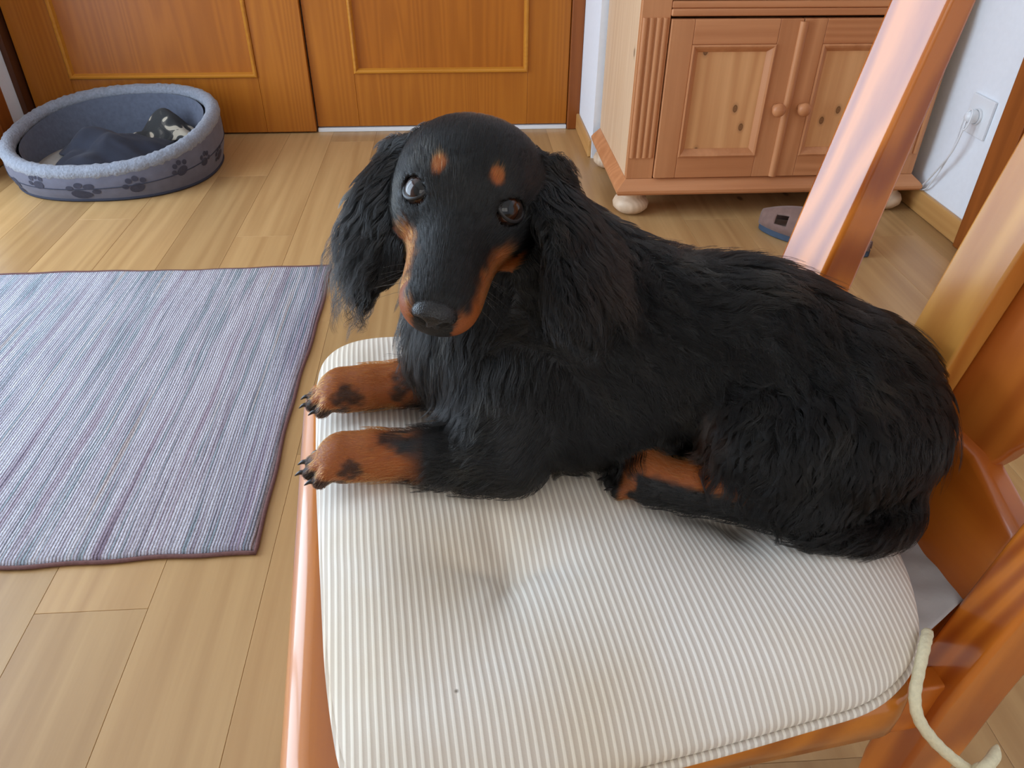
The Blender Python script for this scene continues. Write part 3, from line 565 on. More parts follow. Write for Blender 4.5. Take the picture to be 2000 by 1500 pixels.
def build_chair():
    # seat board
    bm = bmesh.new(); pts = rounded([(-.264, -.222), (.172, -.208), (.178, -.142), (.246, -.137), (.246, .162), (.19, .166), (.19, .256), (-.264, .272)], [.05, .025, .004, .01, .01, .004, .025, .05])
    P_ = np.array(pts); tg = np.roll(P_, -1, 0)-np.roll(P_, 1, 0); nn_ = np.c_[tg[:, 1], -tg[:, 0]]/(np.linalg.norm(tg, axis=1)[:, None]+1e-9)
    if nn_[np.argmin(P_[:, 0])][0] > 0: nn_ = -nn_
    rr = np.interp(P_[:, 0], [.10, .165], [.022, .003])[:, None]; rings = []          # generously rounded front and sides
    for z, s in [(SEAT_Z-.046, .5), (SEAT_Z-.040, .15)]+[(SEAT_Z-.024+.024*math.sin(a), 1-math.cos(a)) for a in np.linspace(0, PI/2, 9)]: rings.append([bm.verts.new((*(P_[i]-nn_[i]*rr[i]*s), z)) for i in range(len(P_))])
    for A, B in zip(rings, rings[1:]):
        for i in range(len(P_)): bm.faces.new((A[i], A[(i+1) % len(P_)], B[(i+1) % len(P_)], B[i]))
    bm.faces.new(rings[0][::-1]); bm.faces.new(rings[-1]); so_ = obj('seat', bm, 'seat', chair)
    for f in so_.data.polygons: f.use_smooth = len(f.vertices) == 4
    # back posts: rear legs below, leaning back above
    def post(v0, v1, w):      # w: how far the outer front edge stands forward of the inner one
        bm = bmesh.new(); st = []
        zs = [0.0005, .12, .25, .38, .45, .55, .70, .85, .97]
        for z in zs:
            f = lean_u(z) if z >= .45 else U0+.19*(z-.45)+.55*(.45-z)**2
            th = float(np.interp(z, [0, .25, .42, .53, .97], [.045, .052, .056, .043, .018]))
            st.append([bm.verts.new(p) for p in ((f, v0, z), (f+th, v0, z), (f+th, v1, z), (f-w, v1, z))])
        for A, B in zip(st, st[1:]):
            for i in range(4): bm.faces.new((A[i], A[(i+1) % 4], B[(i+1) % 4], B[i]))
        bm.faces.new(st[0][::-1]); bm.faces.new(st[-1]); obj('back_post', bm, 'chair', chair, bevel=.005, seg=3)
    post(-.182, -.140, 0); post(.166, .226, .0135)
    # lower rail of the back
    def leanbox(name, outline, off, th, mat, bev=.006):
        """flat board in the reclined back plane: outline in (v, z)"""
        bm = bmesh.new(); prism(bm, outline, 0, th, lambda v, z, h: (lean_u(z)+off+h, v, z)); return obj(name, bm, mat, chair, bevel=bev, seg=3)
    leanbox('back_rail', [(-.142, .40), (.168, .40), (.168, .525), (-.02, .545), (-.075, .545), (-.11, .533), (-.142, .523)], .008, .024, 'chair_h', .007)
    # centre of the back: an upright slat and a wider shaped splat with a flared foot beside it
    leanbox('back_slat', [(-.021, .530), (.030, .530), (.027, .9), (-.030, .9)], -.004, .022, 'chair_light', .003)
    leanbox('back_splat', [(-.004, .53), (-.082, .535)]+[(-.088-.010*t-.016*t*t, .548+.045*t+.0*t) for t in (0, .25, .5, .75, 1.0)]+[(-.118, .66), (-.122, .78), (-.118, .9), (-.012, .9)], .0185, .018, 'chair_h2', .004)
    leanbox('top_rail', [(-.142, .86), (.168, .86), (.168, .955), (-.142, .955)], .004, .026, 'chair_h', .008)
    # front legs, seat rails, stretchers
    def leg(u, v, s=.046):
        bm = bmesh.new(); prism(bm, [(-s/2, -s/2), (s/2, -s/2), (s/2, s/2), (-s/2, s/2)], 0.0005, SEAT_Z-.0455); obj('leg', bm, 'chair', chair, (u, v, 0), bevel=.004)
    leg(-.215, -.175); leg(-.215, .225)
    def rail(n, u0, u1, v0, v1, z0, z1): box(n, u0, u1, v0, v1, z0, z1, 'chair_h', chair, .003)
    rail('seat_rail', -.228, -.206, -.152, .202, .335, .4035); rail('seat_rail', -.192, .248, -.172, -.152, .335, .395); rail('seat_rail', -.192, .245, .214, .234, .335, .4035)
    rail('stretcher', -.192, .27, -.182, -.164, .15, .18); rail('stretcher', -.192, .27, .214, .232, .15, .18); rail('stretcher', .03, .055, -.164, .214, .15, .18)
M['chair_h2'] = wood('chair_splat_pine', srgb(206, 116, 42), srgb(164, 78, 22), 'Z', 12, 0.06, 0.36, coat=0.6, coat_rough=0.25, rand=2, contrast=.9, dist=2.6, bump_s=0.08)
build_chair()

# ---------------------------------------------------------------- seat cushion
def cushion_mat():
    m, nt, b = new_mat('striped_cotton'); v = coords(nt)
    nz = N(nt, 'ShaderNodeTexNoise'); nz.inputs['Scale'].default_value = 6; nt.links.new(v, nz.inputs['Vector'])
    sc = N(nt, 'ShaderNodeVectorMath', operation='SCALE'); sc.inputs['Scale'].default_value = .006; nt.links.new(nz.outputs['Color'], sc.inputs[0]); ad = N(nt, 'ShaderNodeVectorMath', operation='ADD'); nt.links.new(v, ad.inputs[0]); nt.links.new(sc.outputs[0], ad.inputs[1])
    wv = N(nt, 'ShaderNodeTexWave', bands_direction='X', wave_profile='SIN'); wv.inputs['Scale'].default_value = 2*PI/.0053/20; wv.inputs['Distortion'].default_value = 0; nt.links.new(ad.outputs[0], wv.inputs['Vector'])
    r = ramp(nt, [(0, srgb(213, 202, 190)), (.58, srgb(215, 204, 192)), (.74, srgb(246, 240, 228)), (1, srgb(248, 242, 232))]); nt.links.new(wv.outputs['Fac'], r.inputs[0])
    n2 = N(nt, 'ShaderNodeTexNoise'); n2.inputs['Scale'].default_value = 5; n2.inputs['Detail'].default_value = 4; nt.links.new(v, n2.inputs['Vector'])
    st = ramp(nt, [(.35, srgb(236, 222, 196)), (.6, (1, 1, 1))]); nt.links.new(n2.outputs['Fac'], st.inputs[0]); c = mixc(nt, .6, r.outputs[0], st.outputs[0], 'MULTIPLY')
    vo = N(nt, 'ShaderNodeTexVoronoi'); vo.inputs['Scale'].default_value = 14; nt.links.new(v, vo.inputs['Vector']); rs = ramp(nt, [(0, (1, 1, 1)), (.022, (1, 1, 1)), (.034, (0, 0, 0))]); nt.links.new(vo.outputs['Distance'], rs.inputs[0])
    gate = N(nt, 'ShaderNodeMath', operation='GREATER_THAN'); gate.inputs[1].default_value = .86; sp = N(nt, 'ShaderNodeSeparateColor'); nt.links.new(vo.outputs['Color'], sp.inputs[0]); nt.links.new(sp.outputs[0], gate.inputs[0])
    mu = N(nt, 'ShaderNodeMath', operation='MULTIPLY'); nt.links.new(gate.outputs[0], mu.inputs[0]); nt.links.new(rs.outputs[0], mu.inputs[1]); c = mixc(nt, mu.outputs[0], c, srgb(96, 80, 64))
    nt.links.new(c, b.inputs['Base Color']); b.inputs['Roughness'].default_value = .9; b.inputs['Specular IOR Level'].default_value = .15; b.inputs['Sheen Weight'].default_value = .15
    wb = N(nt, 'ShaderNodeTexNoise'); wb.inputs['Scale'].default_value = 900; nt.links.new(v, wb.inputs['Vector']); hh = N(nt, 'ShaderNodeMath', operation='MULTIPLY_ADD'); hh.inputs[1].default_value = .35
    nt.links.new(wb.outputs['Fac'], hh.inputs[0]); nt.links.new(wv.outputs['Fac'], hh.inputs[2]); bump(nt, b, hh.outputs[0], .35, .001); return m
M['cushion'] = cushion_mat()
TUFTS = [(-.094, -.064), (-.094, .125), (.10, -.040), (.095, .118)]
def cush_outline(n=220):
    pts = rounded([(-.228, -.13), (-.214, -.216), (-.13, -.226), (0, -.220), (.135, -.207), (.186, -.178), (.216, -.115), (.232, -.01), (.222, .18), (.15, .25), (-.03, .272), (-.246, .298), (-.240, .08)], [.04, .04, .03, .05, .025, .03, .03, .06, .06, .04, .05, .08, .04], 8)
    P = np.array(pts+[pts[0]]); d = np.r_[0, np.cumsum(np.linalg.norm(np.diff(P, axis=0), axis=1))]; s = np.linspace(0, d[-1], n, endpoint=False)
    return np.c_[np.interp(s, d, P[:, 0]), np.interp(s, d, P[:, 1])]
def cush_top(u, v, q):
    """height of the padded top above the seat; q = 0 rim .. 1 well inside"""
    z = .020+.020*(1-(1-min(1, q))**2.2)
    for tu, tv in TUFTS:
        d2 = ((u-tu)/.055)**2+((v-tv)/.048)**2; z -= .019*math.exp(-d2*1.25)+.006*math.exp(-d2*10)+.008*math.exp(-((u-tu+.12*(v-tv))/.009)**2-((v-tv-.012)/.042)**2)
        du, dv = u-tu, v-tv; th = math.atan2(dv, du); dd = math.hypot(du, dv)
        z -= .004*math.exp(-(dd/.06)**2)*max(0, math.cos(4*th+.8))*min(1, dd/.012)
    for (cu, cv), (wu, wv), dep in (((.12, .06), (.16, .10), .006), ((-.16, .05), (.06, .05), .004), ((-.2, .14), (.06, .04), .003)):
        z -= dep*math.exp(-((u-cu)/wu)**2-((v-cv)/wv)**2)
    z += .0016*math.sin(u*31+v*9)*math.sin(v*23)
    return z
def build_cushion():
    r = tag(empty('seat_cushion', (CH_O[0], CH_O[1], SEAT_Z), CH_A), 'cream and beige striped tufted seat cushion lying on the chair', 'cushion')
    out = cush_outline(); n = len(out); c = np.array([-.01, .03]); bm = bmesh.new(); rings = []
    for s, z in ((.955, .0015), (.985, .003), (.998, .008), (1.004, .014), (.998, .019)):
        rings.append([bm.verts.new((*(c+(p-c)*s), z)) for p in out])
    R_ = np.linalg.norm(out-c, axis=1); fr = [.985, .965, .94, .915]+[.89-.027*i for i in range(32)]
    for s in fr:
        row = []
        for i, p in enumerate(out):
            q = c+(p-c)*s; dist = R_[i]*(1-s); row.append(bm.verts.new((q[0], q[1], cush_top(q[0], q[1], dist/.065))))
        rings.append(row)
    for A, B in zip(rings, rings[1:]):
        for i in range(n): bm.faces.new((A[i], A[(i+1) % n], B[(i+1) % n], B[i]))
    bm.faces.new(rings[0][::-1]); cv = bm.verts.new((*c, cush_top(c[0], c[1], 9)))
    for i in range(n): bm.faces.new((rings[-1][i], rings[-1][(i+1) % n], cv))
    obj('cover', bm, 'cushion', r, smooth=True, sub=1)
    bm = bmesh.new(); tube(bm, [(*(c+(p-c)*1.001), .0042) for p in out], .0036, 8, closed=True); obj('piping', bm, 'cushion', r, smooth=True)
    for tu, tv in TUFTS:
        bm = bmesh.new(); lathe(bm, [(.0005, -.002), (.0035, -.002), (.004, 0), (.003, .0012), (.0005, .0016)], 12); obj('tuft_stitch', bm, 'cord', r, (tu, tv, cush_top(tu, tv, 9)-.0012), smooth=True)
    # tie cord at the rear corner: leaves the seam, droops past the seat and knots behind the post
    def L(px_, py_, z): w = atz(px_, py_, z)-CH_O; return (w@CH_U, w@CH_V, z-SEAT_Z)
    path = spline([L(1812, 1235, .472), L(1806, 1262, .474), L(1795, 1310, .468), L(1787, 1360, .462), L(1795, 1405, .452), L(1825, 1448, .438), L(1862, 1482, .424), L(1898, 1508, .412), L(1915, 1520, .405)], 60)
    bm = bmesh.new(); tube(bm, [p+np.array([0, 0, .0]) for p in path], [.0040+.0002*math.sin(i*1.7) for i in range(60)], 8); co = obj('tie_cord', bm, 'cord', r, smooth=True)
    bm = bmesh.new(); tube(bm, spline([L(1900, 1512, .412), L(1912, 1502, .42), L(1930, 1500, .422), L(1936, 1512, .415), L(1918, 1522, .408), L(1905, 1516, .412), L(1920, 1502, .424), L(1940, 1480, .425), L(1948, 1455, .425)], 60), [.0042]*54+[.0040,.0036,.0032,.0026,.0018,.0008], 8); obj('knot', bm, 'cord', co, smooth=True)
    tube_tab = bmesh.new(); prism(tube_tab, [(.148, -.197), (.172, -.182), (.168, -.176), (.146, -.190)], .012, .016); obj('cord_tab', tube_tab, 'cord', r, bevel=.001)
build_cushion()
# grey cloth between cushion and chair back
def cloth():
    M['grey_cloth'] = plain('grey_cloth', srgb(180, 176, 174), .9, .08, 60, .25, .002)
    o_ = empty
    pts = [L_ for L_ in (atz(1790, 1255, .4535), atz(1886, 1165, .455), atz(1820, 1030, .455), atz(1700, 1000, .453), atz(1650, 1180, .4535))]
    pts = [((p-CH_O)@CH_U, (p-CH_O)@CH_V) for p in pts]; bm = bmesh.new(); A, B, C_, D, E_ = [np.array(p) for p in pts]
    n = 24; g = []
    for i in range(n+1):
        row = []
        for j in range(n+1):
            s, t = i/n, j/n; p = (A*(1-s)+B*s)*(1-t)+((E_*.5+D*.5)*(1-s)+C_*s)*t
            row.append(bm.verts.new((p[0], p[1], SEAT_Z+.0022+.0012*math.sin(s*9+t*5)*math.sin(t*11))))
        g.append(row)
    for i in range(n):
        for j in range(n): bm.faces.new((g[i][j], g[i+1][j], g[i+1][j+1], g[i][j+1]))
    o = obj('grey_cloth', bm, 'grey_cloth', None, (CH_O[0], CH_O[1], 0), smooth=True); o.rotation_euler = (0, 0, CH_A)
    md = o.modifiers.new('s', 'SOLIDIFY'); md.thickness = .0012; md.offset = 0
    tag(o, 'grey cloth sticking out from under the seat cushion against the chair back', 'cloth')
cloth()

# ================================================================ the dog
def nrm(v): v = np.asarray(v, float); return v/(np.linalg.norm(v, axis=-1, keepdims=True)+1e-12)
ZC_ = SEAT_Z+.0385                       # cushion surface under the dog
# head frame: x to the dog's left (image right), y along the muzzle, z up out of the forehead
EYE_D = .528; EM = atd(908, 384, EYE_D); vr = nrm(ray(908, 384)); tow = -vr
rl = math.radians(-7.5); ex0 = CR-vr*(CR@vr); ex0 = nrm(ex0); ey0 = nrm(np.cross(ex0, vr)); ey0 = ey0 if ey0@CU > 0 else -ey0
hx = ex0*math.cos(rl)+ey0*math.sin(rl); up2 = nrm(ey0-hx*(ey0@hx)); down = -up2
AL = math.radians(49); hy = nrm(down*math.cos(AL)+tow*math.sin(AL)); hz = nrm(-down*math.sin(AL)+tow*math.cos(AL))
yw = math.radians(7); hx, hy = hx*math.cos(yw)+hy*math.sin(yw), hy*math.cos(yw)-hx*math.sin(yw)   # face turned a little to the image left
HM = np.stack([hx, hy, hz])             # rows: local axes in world
def hw(x, y, z): return EM+hx*x+hy*y+hz*z
def hl(P): return (P-EM)@HM.T

PR = []                                  # primitives
def cone(lab, a, b, ra, rb, k=.02, flow=None, flat=None):
    a, b = np.array(a, float), np.array(b, float); PR.append(dict(t='c', lab=lab, a=a, b=b, ra=ra, rb=rb, k=k, flow=nrm(flow) if flow is not None else nrm(b-a), flat=flat))
def ell(lab, c, r, k=.02, axes=None, flow=(1, 0, -.5)):
    PR.append(dict(t='e', lab=lab, c=np.array(c, float), r=np.array(r, float), k=k, ax=np.eye(3) if axes is None else np.array(axes, float), flow=nrm(flow)))
HA = HM
back = (.85, -.12, -.45)
# trunk
cone('chest', (.012, .560, .565), (.065, .562, .578), .060, .080, .03, (-.3, -.25, -.9))
cone('body', (.065, .562, .578), (.150, .552, .570), .080, .077, .03, back)
cone('body', (.150, .552, .570), (.235, .525, .566), .077, .077, .03, back)
cone('rump', (.235, .525, .566), (.300, .478, .562), .077, .070, .03, (.6, -.35, -.6))
ell('rump', (.318, .450, .545), (.052, .060, .055), .03, flow=(.3, -.4, -.85))
cone('shoulder', (.055, .530, .580), (.035, .502, .535), .050, .042, .03, (.1, -.3, -1))
ell('shoulder', (.060, .512, .560), (.055, .040, .055), .03, flow=(.3, -.3, -.9))
# neck and skull
cone('neck', (.085, .575, .615), hw(.010, -.044, -.036), .062, .043, .035, (.35, -.25, -.9))
cone('throat', (.010, .555, .600), hw(0, -.02, -.040), .050, .034, .03, (-.1, -.25, -1))
ell('head', hw(0, -.028, -.005), (.0495, .044, .037), .02, HA, -hy)
ell('head', hw(0, -.043, -.014), (.047, .040, .035), .02, HA, -hy)
for s in (-1, 1):
    ell('head', hw(s*.031, -.012, -.022), (.020, .036, .026), .018, HA, -hy)       # cheek
    ell('head', hw(s*.024, -.006, .008), (.015, .015, .0085), .012, HA, -hy)       # brow
cone('head', hw(0, -.005, -.014), hw(0, .073, -.0270), .0270, .0192, .02, -hy)      # muzzle bridge
cone('lip', hw(0, .000, -.030), hw(0, .072, -.0345), .0250, .0195, .014, -hy)
for s in (-1, 1): cone('lip', hw(s*.012, .012, -.032), hw(s*.010, .071, -.0335), .0180, .0165, .012, -hy)
cone('lip', hw(0, .025, -.046), hw(0, .054, -.044), .016, .012, .006, -hy)           # lower jaw
# ears: flat leathers hanging from the sides of the skull
def ear(s, pts, rad, nn, lab):
    for i in range(len(pts)-1): cone(lab, pts[i], pts[i+1], rad[i], rad[i+1], .008, nrm(nrm(pts[i+1]-pts[i])+np.array([0, 0, -1.2])), (nrm(nn), 3.2))
EAR_L = [hw(-.041, -.042, .000), atd(778, 312, .572), atd(755, 388, .562), atd(742, 455, .556), atd(740, 505, .553)]
EAR_R = [hw(.041, -.037, -.004), atd(1080, 350, .562), atd(1112, 440, .550), atd(1136, 520, .542), atd(1136, 575, .537)]
ear(-1, EAR_L, (.010, .018, .028, .029, .021), nrm(-hx*.45+tow*.85), 'ear_l')
ear(1, EAR_R, (.010, .018, .028, .030, .022), nrm(hx*.6+tow*.65), 'ear_r')
ell('belly', (.105, .520, .528), (.100, .066, .046), .03, flow=(.6, -.3, -.7))
# near fore leg, far fore leg
def fore(el, wr, tip, lab, n_out):
    el, wr, tip = [np.array(q, float) for q in (el, wr, tip)]; d = nrm(tip-wr); sd = nrm(np.cross(d, (0, 0, 1)))
    cone(lab, el, wr, .030, .0185, .018); cone('paw', wr, wr+d*.022, .0185, .0195, .012)
    ell('paw', wr+d*.024+np.array([0, 0, -.001]), (.022, .0215, .0165), .010, [d, sd, (0, 0, 1)], d)
    tips = []
    for i, (o, ln) in enumerate(((-.0155, .043), (-.0055, .053), (.0055, .053), (.0155, .044))):
        a = wr+d*.024+sd*o*.9+np.array([0, 0, .000]); b = wr+d*ln+sd*o*1.16+np.array([0, 0, -.0105]); m_ = (a+b)/2+np.array([0, 0, .0040])
        cone('paw', a, m_, .0078, .0078, .002); cone('paw', m_, b, .0078, .0062, .002); tips.append((b, nrm(d+sd*o*6)))
    return tips
CLAWS = []
cone('foreleg', (.040, .495, .540), (.030, .474, .512), .040, .031, .02, (-.6, 0, -.6))
CLAWS += fore((.028, .472, .511), (-.083, .4855, .5075), (-.145, .4865, .505), 'foreleg', -1)
cone('foreleg', (.015, .592, .545), (.0, .588, .515), .038, .030, .02, (-.6, 0, -.6))
CLAWS += fore((.0, .588, .512), (-.095, .582, .508), (-.155, .580, .505), 'foreleg', 1)
# near hind leg: haunch, knee up against the belly, hock behind, long foot forward
ell('thigh', (.268, .436, .540), (.066, .046, .060), .025, flow=(.1, -.35, -.9))
cone('thigh', (.275, .437, .540), (.222, .440, .550), .048, .034, .025, (-.05, -.3, -.9))
cone('thigh', (.225, .432, .538), (.256, .402, .510), .030, .022, .02, (.4, -.3, -.8))
cone('hindfoot', (.258, .400, .508), (.176, .430, .508), .0215, .0190, .014)
HD = nrm(np.array([.108, .465, .503])-np.array([.176, .430, .506])); HS = nrm(np.cross(HD, (0, 0, 1)))
hp = np.array([.170, .4315, .508])
cone('hindfoot', hp, hp+HD*.024, .0190, .0195, .01)
ell('hindpaw', hp+HD*.030, (.022, .021, .0185), .01, [HD, HS, (0, 0, 1)], HD)
for o, ln in ((-.014, .050), (-.005, .059), (.005, .059), (.014, .05)):
    a = hp+HD*.03+HS*o*.8+np.array([0, 0, .001]); b = hp+HD*ln+HS*o+np.array([0, 0, -.0105]); cone('hindpaw', a, b, .008, .0066, .003); CLAWS.append((b, nrm(HD+HS*o*5)))
# tail curled round the haunch
tl = spline([(.335, .440, .530), (.336, .408, .510), (.318, .390, .502), (.290, .382, .500), (.258, .382, .499)], 9)
for i in range(8): cone('tail', tl[i], tl[i+1], .0150-.0012*i, .0150-.0012*(i+1), .008)

def d_prim(p, X):
    if p['t'] == 'c':
        P = X; a, b = p['a'], p['b']
        if p['flat'] is not None:
            n, f = p['flat']; n = n.astype(np.float32); mid = (a+b)/2; ab = (b-a); n = n-ab*(n@ab)/(ab@ab); n = n/np.linalg.norm(n)
            P = X+((X-mid)@n)[..., None]*n*(f-1)
        ba = b-a; L2 = ba@ba; h = np.clip(((P-a)@ba)/L2, 0, 1); d = np.linalg.norm(P-a-h[..., None]*ba, axis=-1)-(p['ra']+(p['rb']-p['ra'])*h)
        return d/(p['flat'][1]*.55 if p['flat'] is not None else 1)
    q = (X-p['c'])@p['ax'].T; k0 = np.linalg.norm(q/p['r'], axis=-1); k1 = np.linalg.norm(q/(p['r']**2), axis=-1)+1e-9; return k0*(k0-1)/k1
EYES = [hw(-.0290, .003, -.0008), hw(.0290, .003, -.0008)]
def carve(X, D):
    for e in EYES:
        d = np.linalg.norm(X-e, axis=-1)-.0132; k = .003; h = np.clip(.5-.5*(D+d)/k, 0, 1); D = D*(1-h)+(-d)*h+k*h*(1-h)
    return D
VOX = .0022
lo = np.array([-.185, .325, ZC_-.012]); hi = np.array([.40, .675, .80]); dims = np.ceil((hi-lo)/VOX).astype(int)+1
D = np.full(dims, .06, np.float32)
def box_idx(a, b): i0 = np.clip(np.floor((a-lo)/VOX).astype(int), 0, dims-1); i1 = np.clip(np.ceil((b-lo)/VOX).astype(int)+1, 1, dims); return tuple(slice(x, y) for x, y in zip(i0, i1))
def pts_of(sl): g = np.meshgrid(*[lo[i]+VOX*np.arange(sl[i].start, sl[i].stop) for i in range(3)], indexing='ij'); return np.stack(g, -1).astype(np.float32)
for p in PR:
    if p['t'] == 'c': m_ = max(p['ra'], p['rb'])+.055; a = np.minimum(p['a'], p['b'])-m_; b = np.maximum(p['a'], p['b'])+m_
    else: m_ = p['r'].max()+.055; a = p['c']-m_; b = p['c']+m_
    sl = box_idx(a, b); d = d_prim(p, pts_of(sl)); k = p['k']; o = D[sl]; h = np.maximum(k-np.abs(o-d), 0)/k; D[sl] = np.minimum(o, d)-h*h*k*.25
for e in EYES:
    sl = box_idx(e-.03, e+.03); D[sl] = carve(pts_of(sl), D[sl])
# mouth line and a flat belly resting on the cushion
zz = (lo[2]+VOX*np.arange(dims[2])).astype(np.float32); D = np.maximum(D, (ZC_-.002-zz)[None, None, :])
def sample(P):
    g = (P-lo)/VOX; g = np.clip(g, 0, np.array(dims)-1.001); i = g.astype(int); f = g-i; out = 0
    for a in (0, 1):
        for b in (0, 1):
            for c in (0, 1):
                w = (f[:, 0] if a else 1-f[:, 0])*(f[:, 1] if b else 1-f[:, 1])*(f[:, 2] if c else 1-f[:, 2]); out = out+w*D[i[:, 0]+a, i[:, 1]+b, i[:, 2]+c]
    return out
def grad(P, e=.0035):
    g = np.stack([sample(P+np.eye(3)[i]*e)-sample(P-np.eye(3)[i]*e) for i in range(3)], -1); return nrm(g)
def surface_nets(D):
    S = D < 0; nx, ny, nz = D.shape; acc = np.zeros((nx-1, ny-1, nz-1, 3), np.float32); cnt = np.zeros((nx-1, ny-1, nz-1), np.float32)
    c8 = [(a, b, c) for a in (0, 1) for b in (0, 1) for c in (0, 1)]
    V = lambda q: D[q[0]:nx-1+q[0], q[1]:ny-1+q[1], q[2]:nz-1+q[2]]
    any_ = np.zeros((nx-1, ny-1, nz-1), bool); all_ = np.ones_like(any_)
    for q in c8: s = V(q) < 0; any_ |= s; all_ &= s
    act = any_ & ~all_; idx = np.argwhere(act); vals = {q: D[idx[:, 0]+q[0], idx[:, 1]+q[1], idx[:, 2]+q[2]] for q in c8}
    pos = np.zeros((len(idx), 3)); n = np.zeros(len(idx))
    for q in c8:
        for ax in range(3):
            if q[ax] == 0:
                q2 = list(q); q2[ax] = 1; q2 = tuple(q2); a, b = vals[q], vals[q2]; m_ = (a < 0) != (b < 0); t = np.where(m_, a/(a-b+1e-12), 0)
                P = np.array(q, float)[None]+np.eye(3)[ax][None]*t[:, None]; pos += P*m_[:, None]; n += m_
    vid = np.full(act.shape, -1, int); vid[act] = np.arange(len(idx)); verts = lo+VOX*(idx+pos/n[:, None]); faces = []
    for ax in range(3):
        u, v = [(1, 2), (2, 0), (0, 1)][ax]
        sA = [slice(None)]*3; sB = [slice(None)]*3; sA[ax] = slice(0, -1); sB[ax] = slice(1, None); A, B = S[tuple(sA)], S[tuple(sB)]
        e = np.argwhere(A != B); e = e[(e[:, u] > 0) & (e[:, v] > 0) & (e[:, u] < D.shape[u]-1) & (e[:, v] < D.shape[v]-1)]; fl_ = A[e[:, 0], e[:, 1], e[:, 2]]
        def cid(du, dv): q = e.copy(); q[:, u] -= du; q[:, v] -= dv; return vid[q[:, 0], q[:, 1], q[:, 2]]
        Q = np.stack([cid(1, 1), cid(0, 1), cid(0, 0), cid(1, 0)], 1); Q[~fl_] = Q[~fl_][:, ::-1]; faces.append(Q)
    return verts, np.concatenate(faces)
VV, FF = surface_nets(D)
# which primitive each vertex belongs to
def owner(P):
    best = np.full(len(P), 9.0); own = np.zeros(len(P), int)
    for i, p in enumerate(PR):
        d = d_prim(p, P.astype(np.float32)); m_ = d < best; best[m_] = d[m_]; own[m_] = i
    return own
# coat colour: black with tan points
TAN, BLK = np.array(srgb(158, 84, 34)), np.array((.0036, .0033, .0031))
def smooth(a, b, x): t = np.clip((x-a)/(b-a), 0, 1); return t*t*(3-2*t)
def hash3(P, s): return np.sin(P[:, 0]*s*1.7+1)*np.sin(P[:, 1]*s*2.1+2)*np.sin(P[:, 2]*s*1.3+.5)
LABS = np.array([p['lab'] for p in PR])
def coat(P, own):
    lab = LABS[own]; q = hl(P); x, y, z = q.T; ax = np.abs(x); t = np.zeros(len(P)); jit = .004*hash3(P, 180)
    hd = np.isin(lab, ['head', 'lip'])
    for s in (-1, 1): t = np.maximum(t, hd*(1-smooth(.0034, .0062, np.sqrt((x-s*.0200)**2+((y+.0020)*.75)**2+((z-.02)*.35)**2)+jit*.3)))
    t = np.maximum(t, hd*smooth(.011, .018, ax+jit)*smooth(.016, .028, y+jit)*(1-smooth(-.024, -.013, z+jit+(y-.05)*.1)))
    t = np.maximum(t, hd*smooth(.028, .036, y)*(1-smooth(-.048, -.040, z)))
    t = np.maximum(t, hd*smooth(.018, .026, ax)*smooth(.004, .012, y)*(1-smooth(-.034, -.028, z))*.9)
    t = t*np.where(hd, 1-smooth(.074, .082, y+z*.2)*(ax < .013), 1)
    pw_ = np.isin(lab, ['paw']); fo = lab == 'foreleg'; hf = np.isin(lab, ['hindfoot', 'hindpaw'])
    t = np.where(pw_, .95, t); t = np.where(fo, np.maximum(t, smooth(-.035, -.060, P[:, 0]+.8*np.abs(hash3(P, 60))*.03)), t)
    # dark toes and dark patches on the paws
    for tip, dr in CLAWS[:8]:
        r_ = P-tip; al = r_@dr; pe = np.linalg.norm(r_-al[:, None]*dr, axis=1); t = np.where(pw_, t*(1-.93*(1-smooth(.0062, .0098, pe+jit*.4))*smooth(-.030, -.020, al+jit)), t)
    jit2 = .006*hash3(P, 130)+.004*hash3(P[:, ::-1], 310)
    for c, rr, am in (((-.062, .484, .524), .020, .92), ((-.098, .464, .510), .012, .85), ((-.112, .562, .512), .016, .85), ((-.060, .570, .515), .016, .9)): t = np.where(pw_ | fo, t*(1-am*(1-smooth(rr*.45, rr, np.linalg.norm(P-np.array(c), axis=1)+jit2))), t)
    al = (P-hp)@HD; sdv = (P-hp)@HS
    up_ = smooth(-.004, .006, sdv*-1*(1 if HS[1] < 0 else -1)*0+P[:, 2]-.509+jit); far = smooth(-.003, .007, (sdv*(-1 if HS[1] < 0 else 1))+jit)
    qq = (P[:, 2]-.508)+.5*sdv*(-1 if HS[1] < 0 else 1)+jit; t = np.where(hf, .95*smooth(.004, .010, qq)*smooth(-.075, -.045, al)*(1-.85*smooth(.036, .044, al+jit*2)), t); t = np.where(hf, np.maximum(t, .7*smooth(.034, .040, al+jit*2)*(1-smooth(.046, .052, al))), t)
    bl = np.exp(-(((P-np.array([.197, .452, .552]))/np.array([.010, .018, .016]))**2).sum(1)); t = np.maximum(t, np.isin(lab, ['body', 'thigh', 'belly'])*bl*.5)
    return np.clip(t, 0, 1)
own_v = owner(VV); tv = coat(VV, own_v)
dog = tag(empty('dog', (.12, .48, SEAT_Z+.036)), 'black and tan long-haired dachshund lying on the striped cushion with head turned', 'dog')
DOFF = -np.array(dog.location)
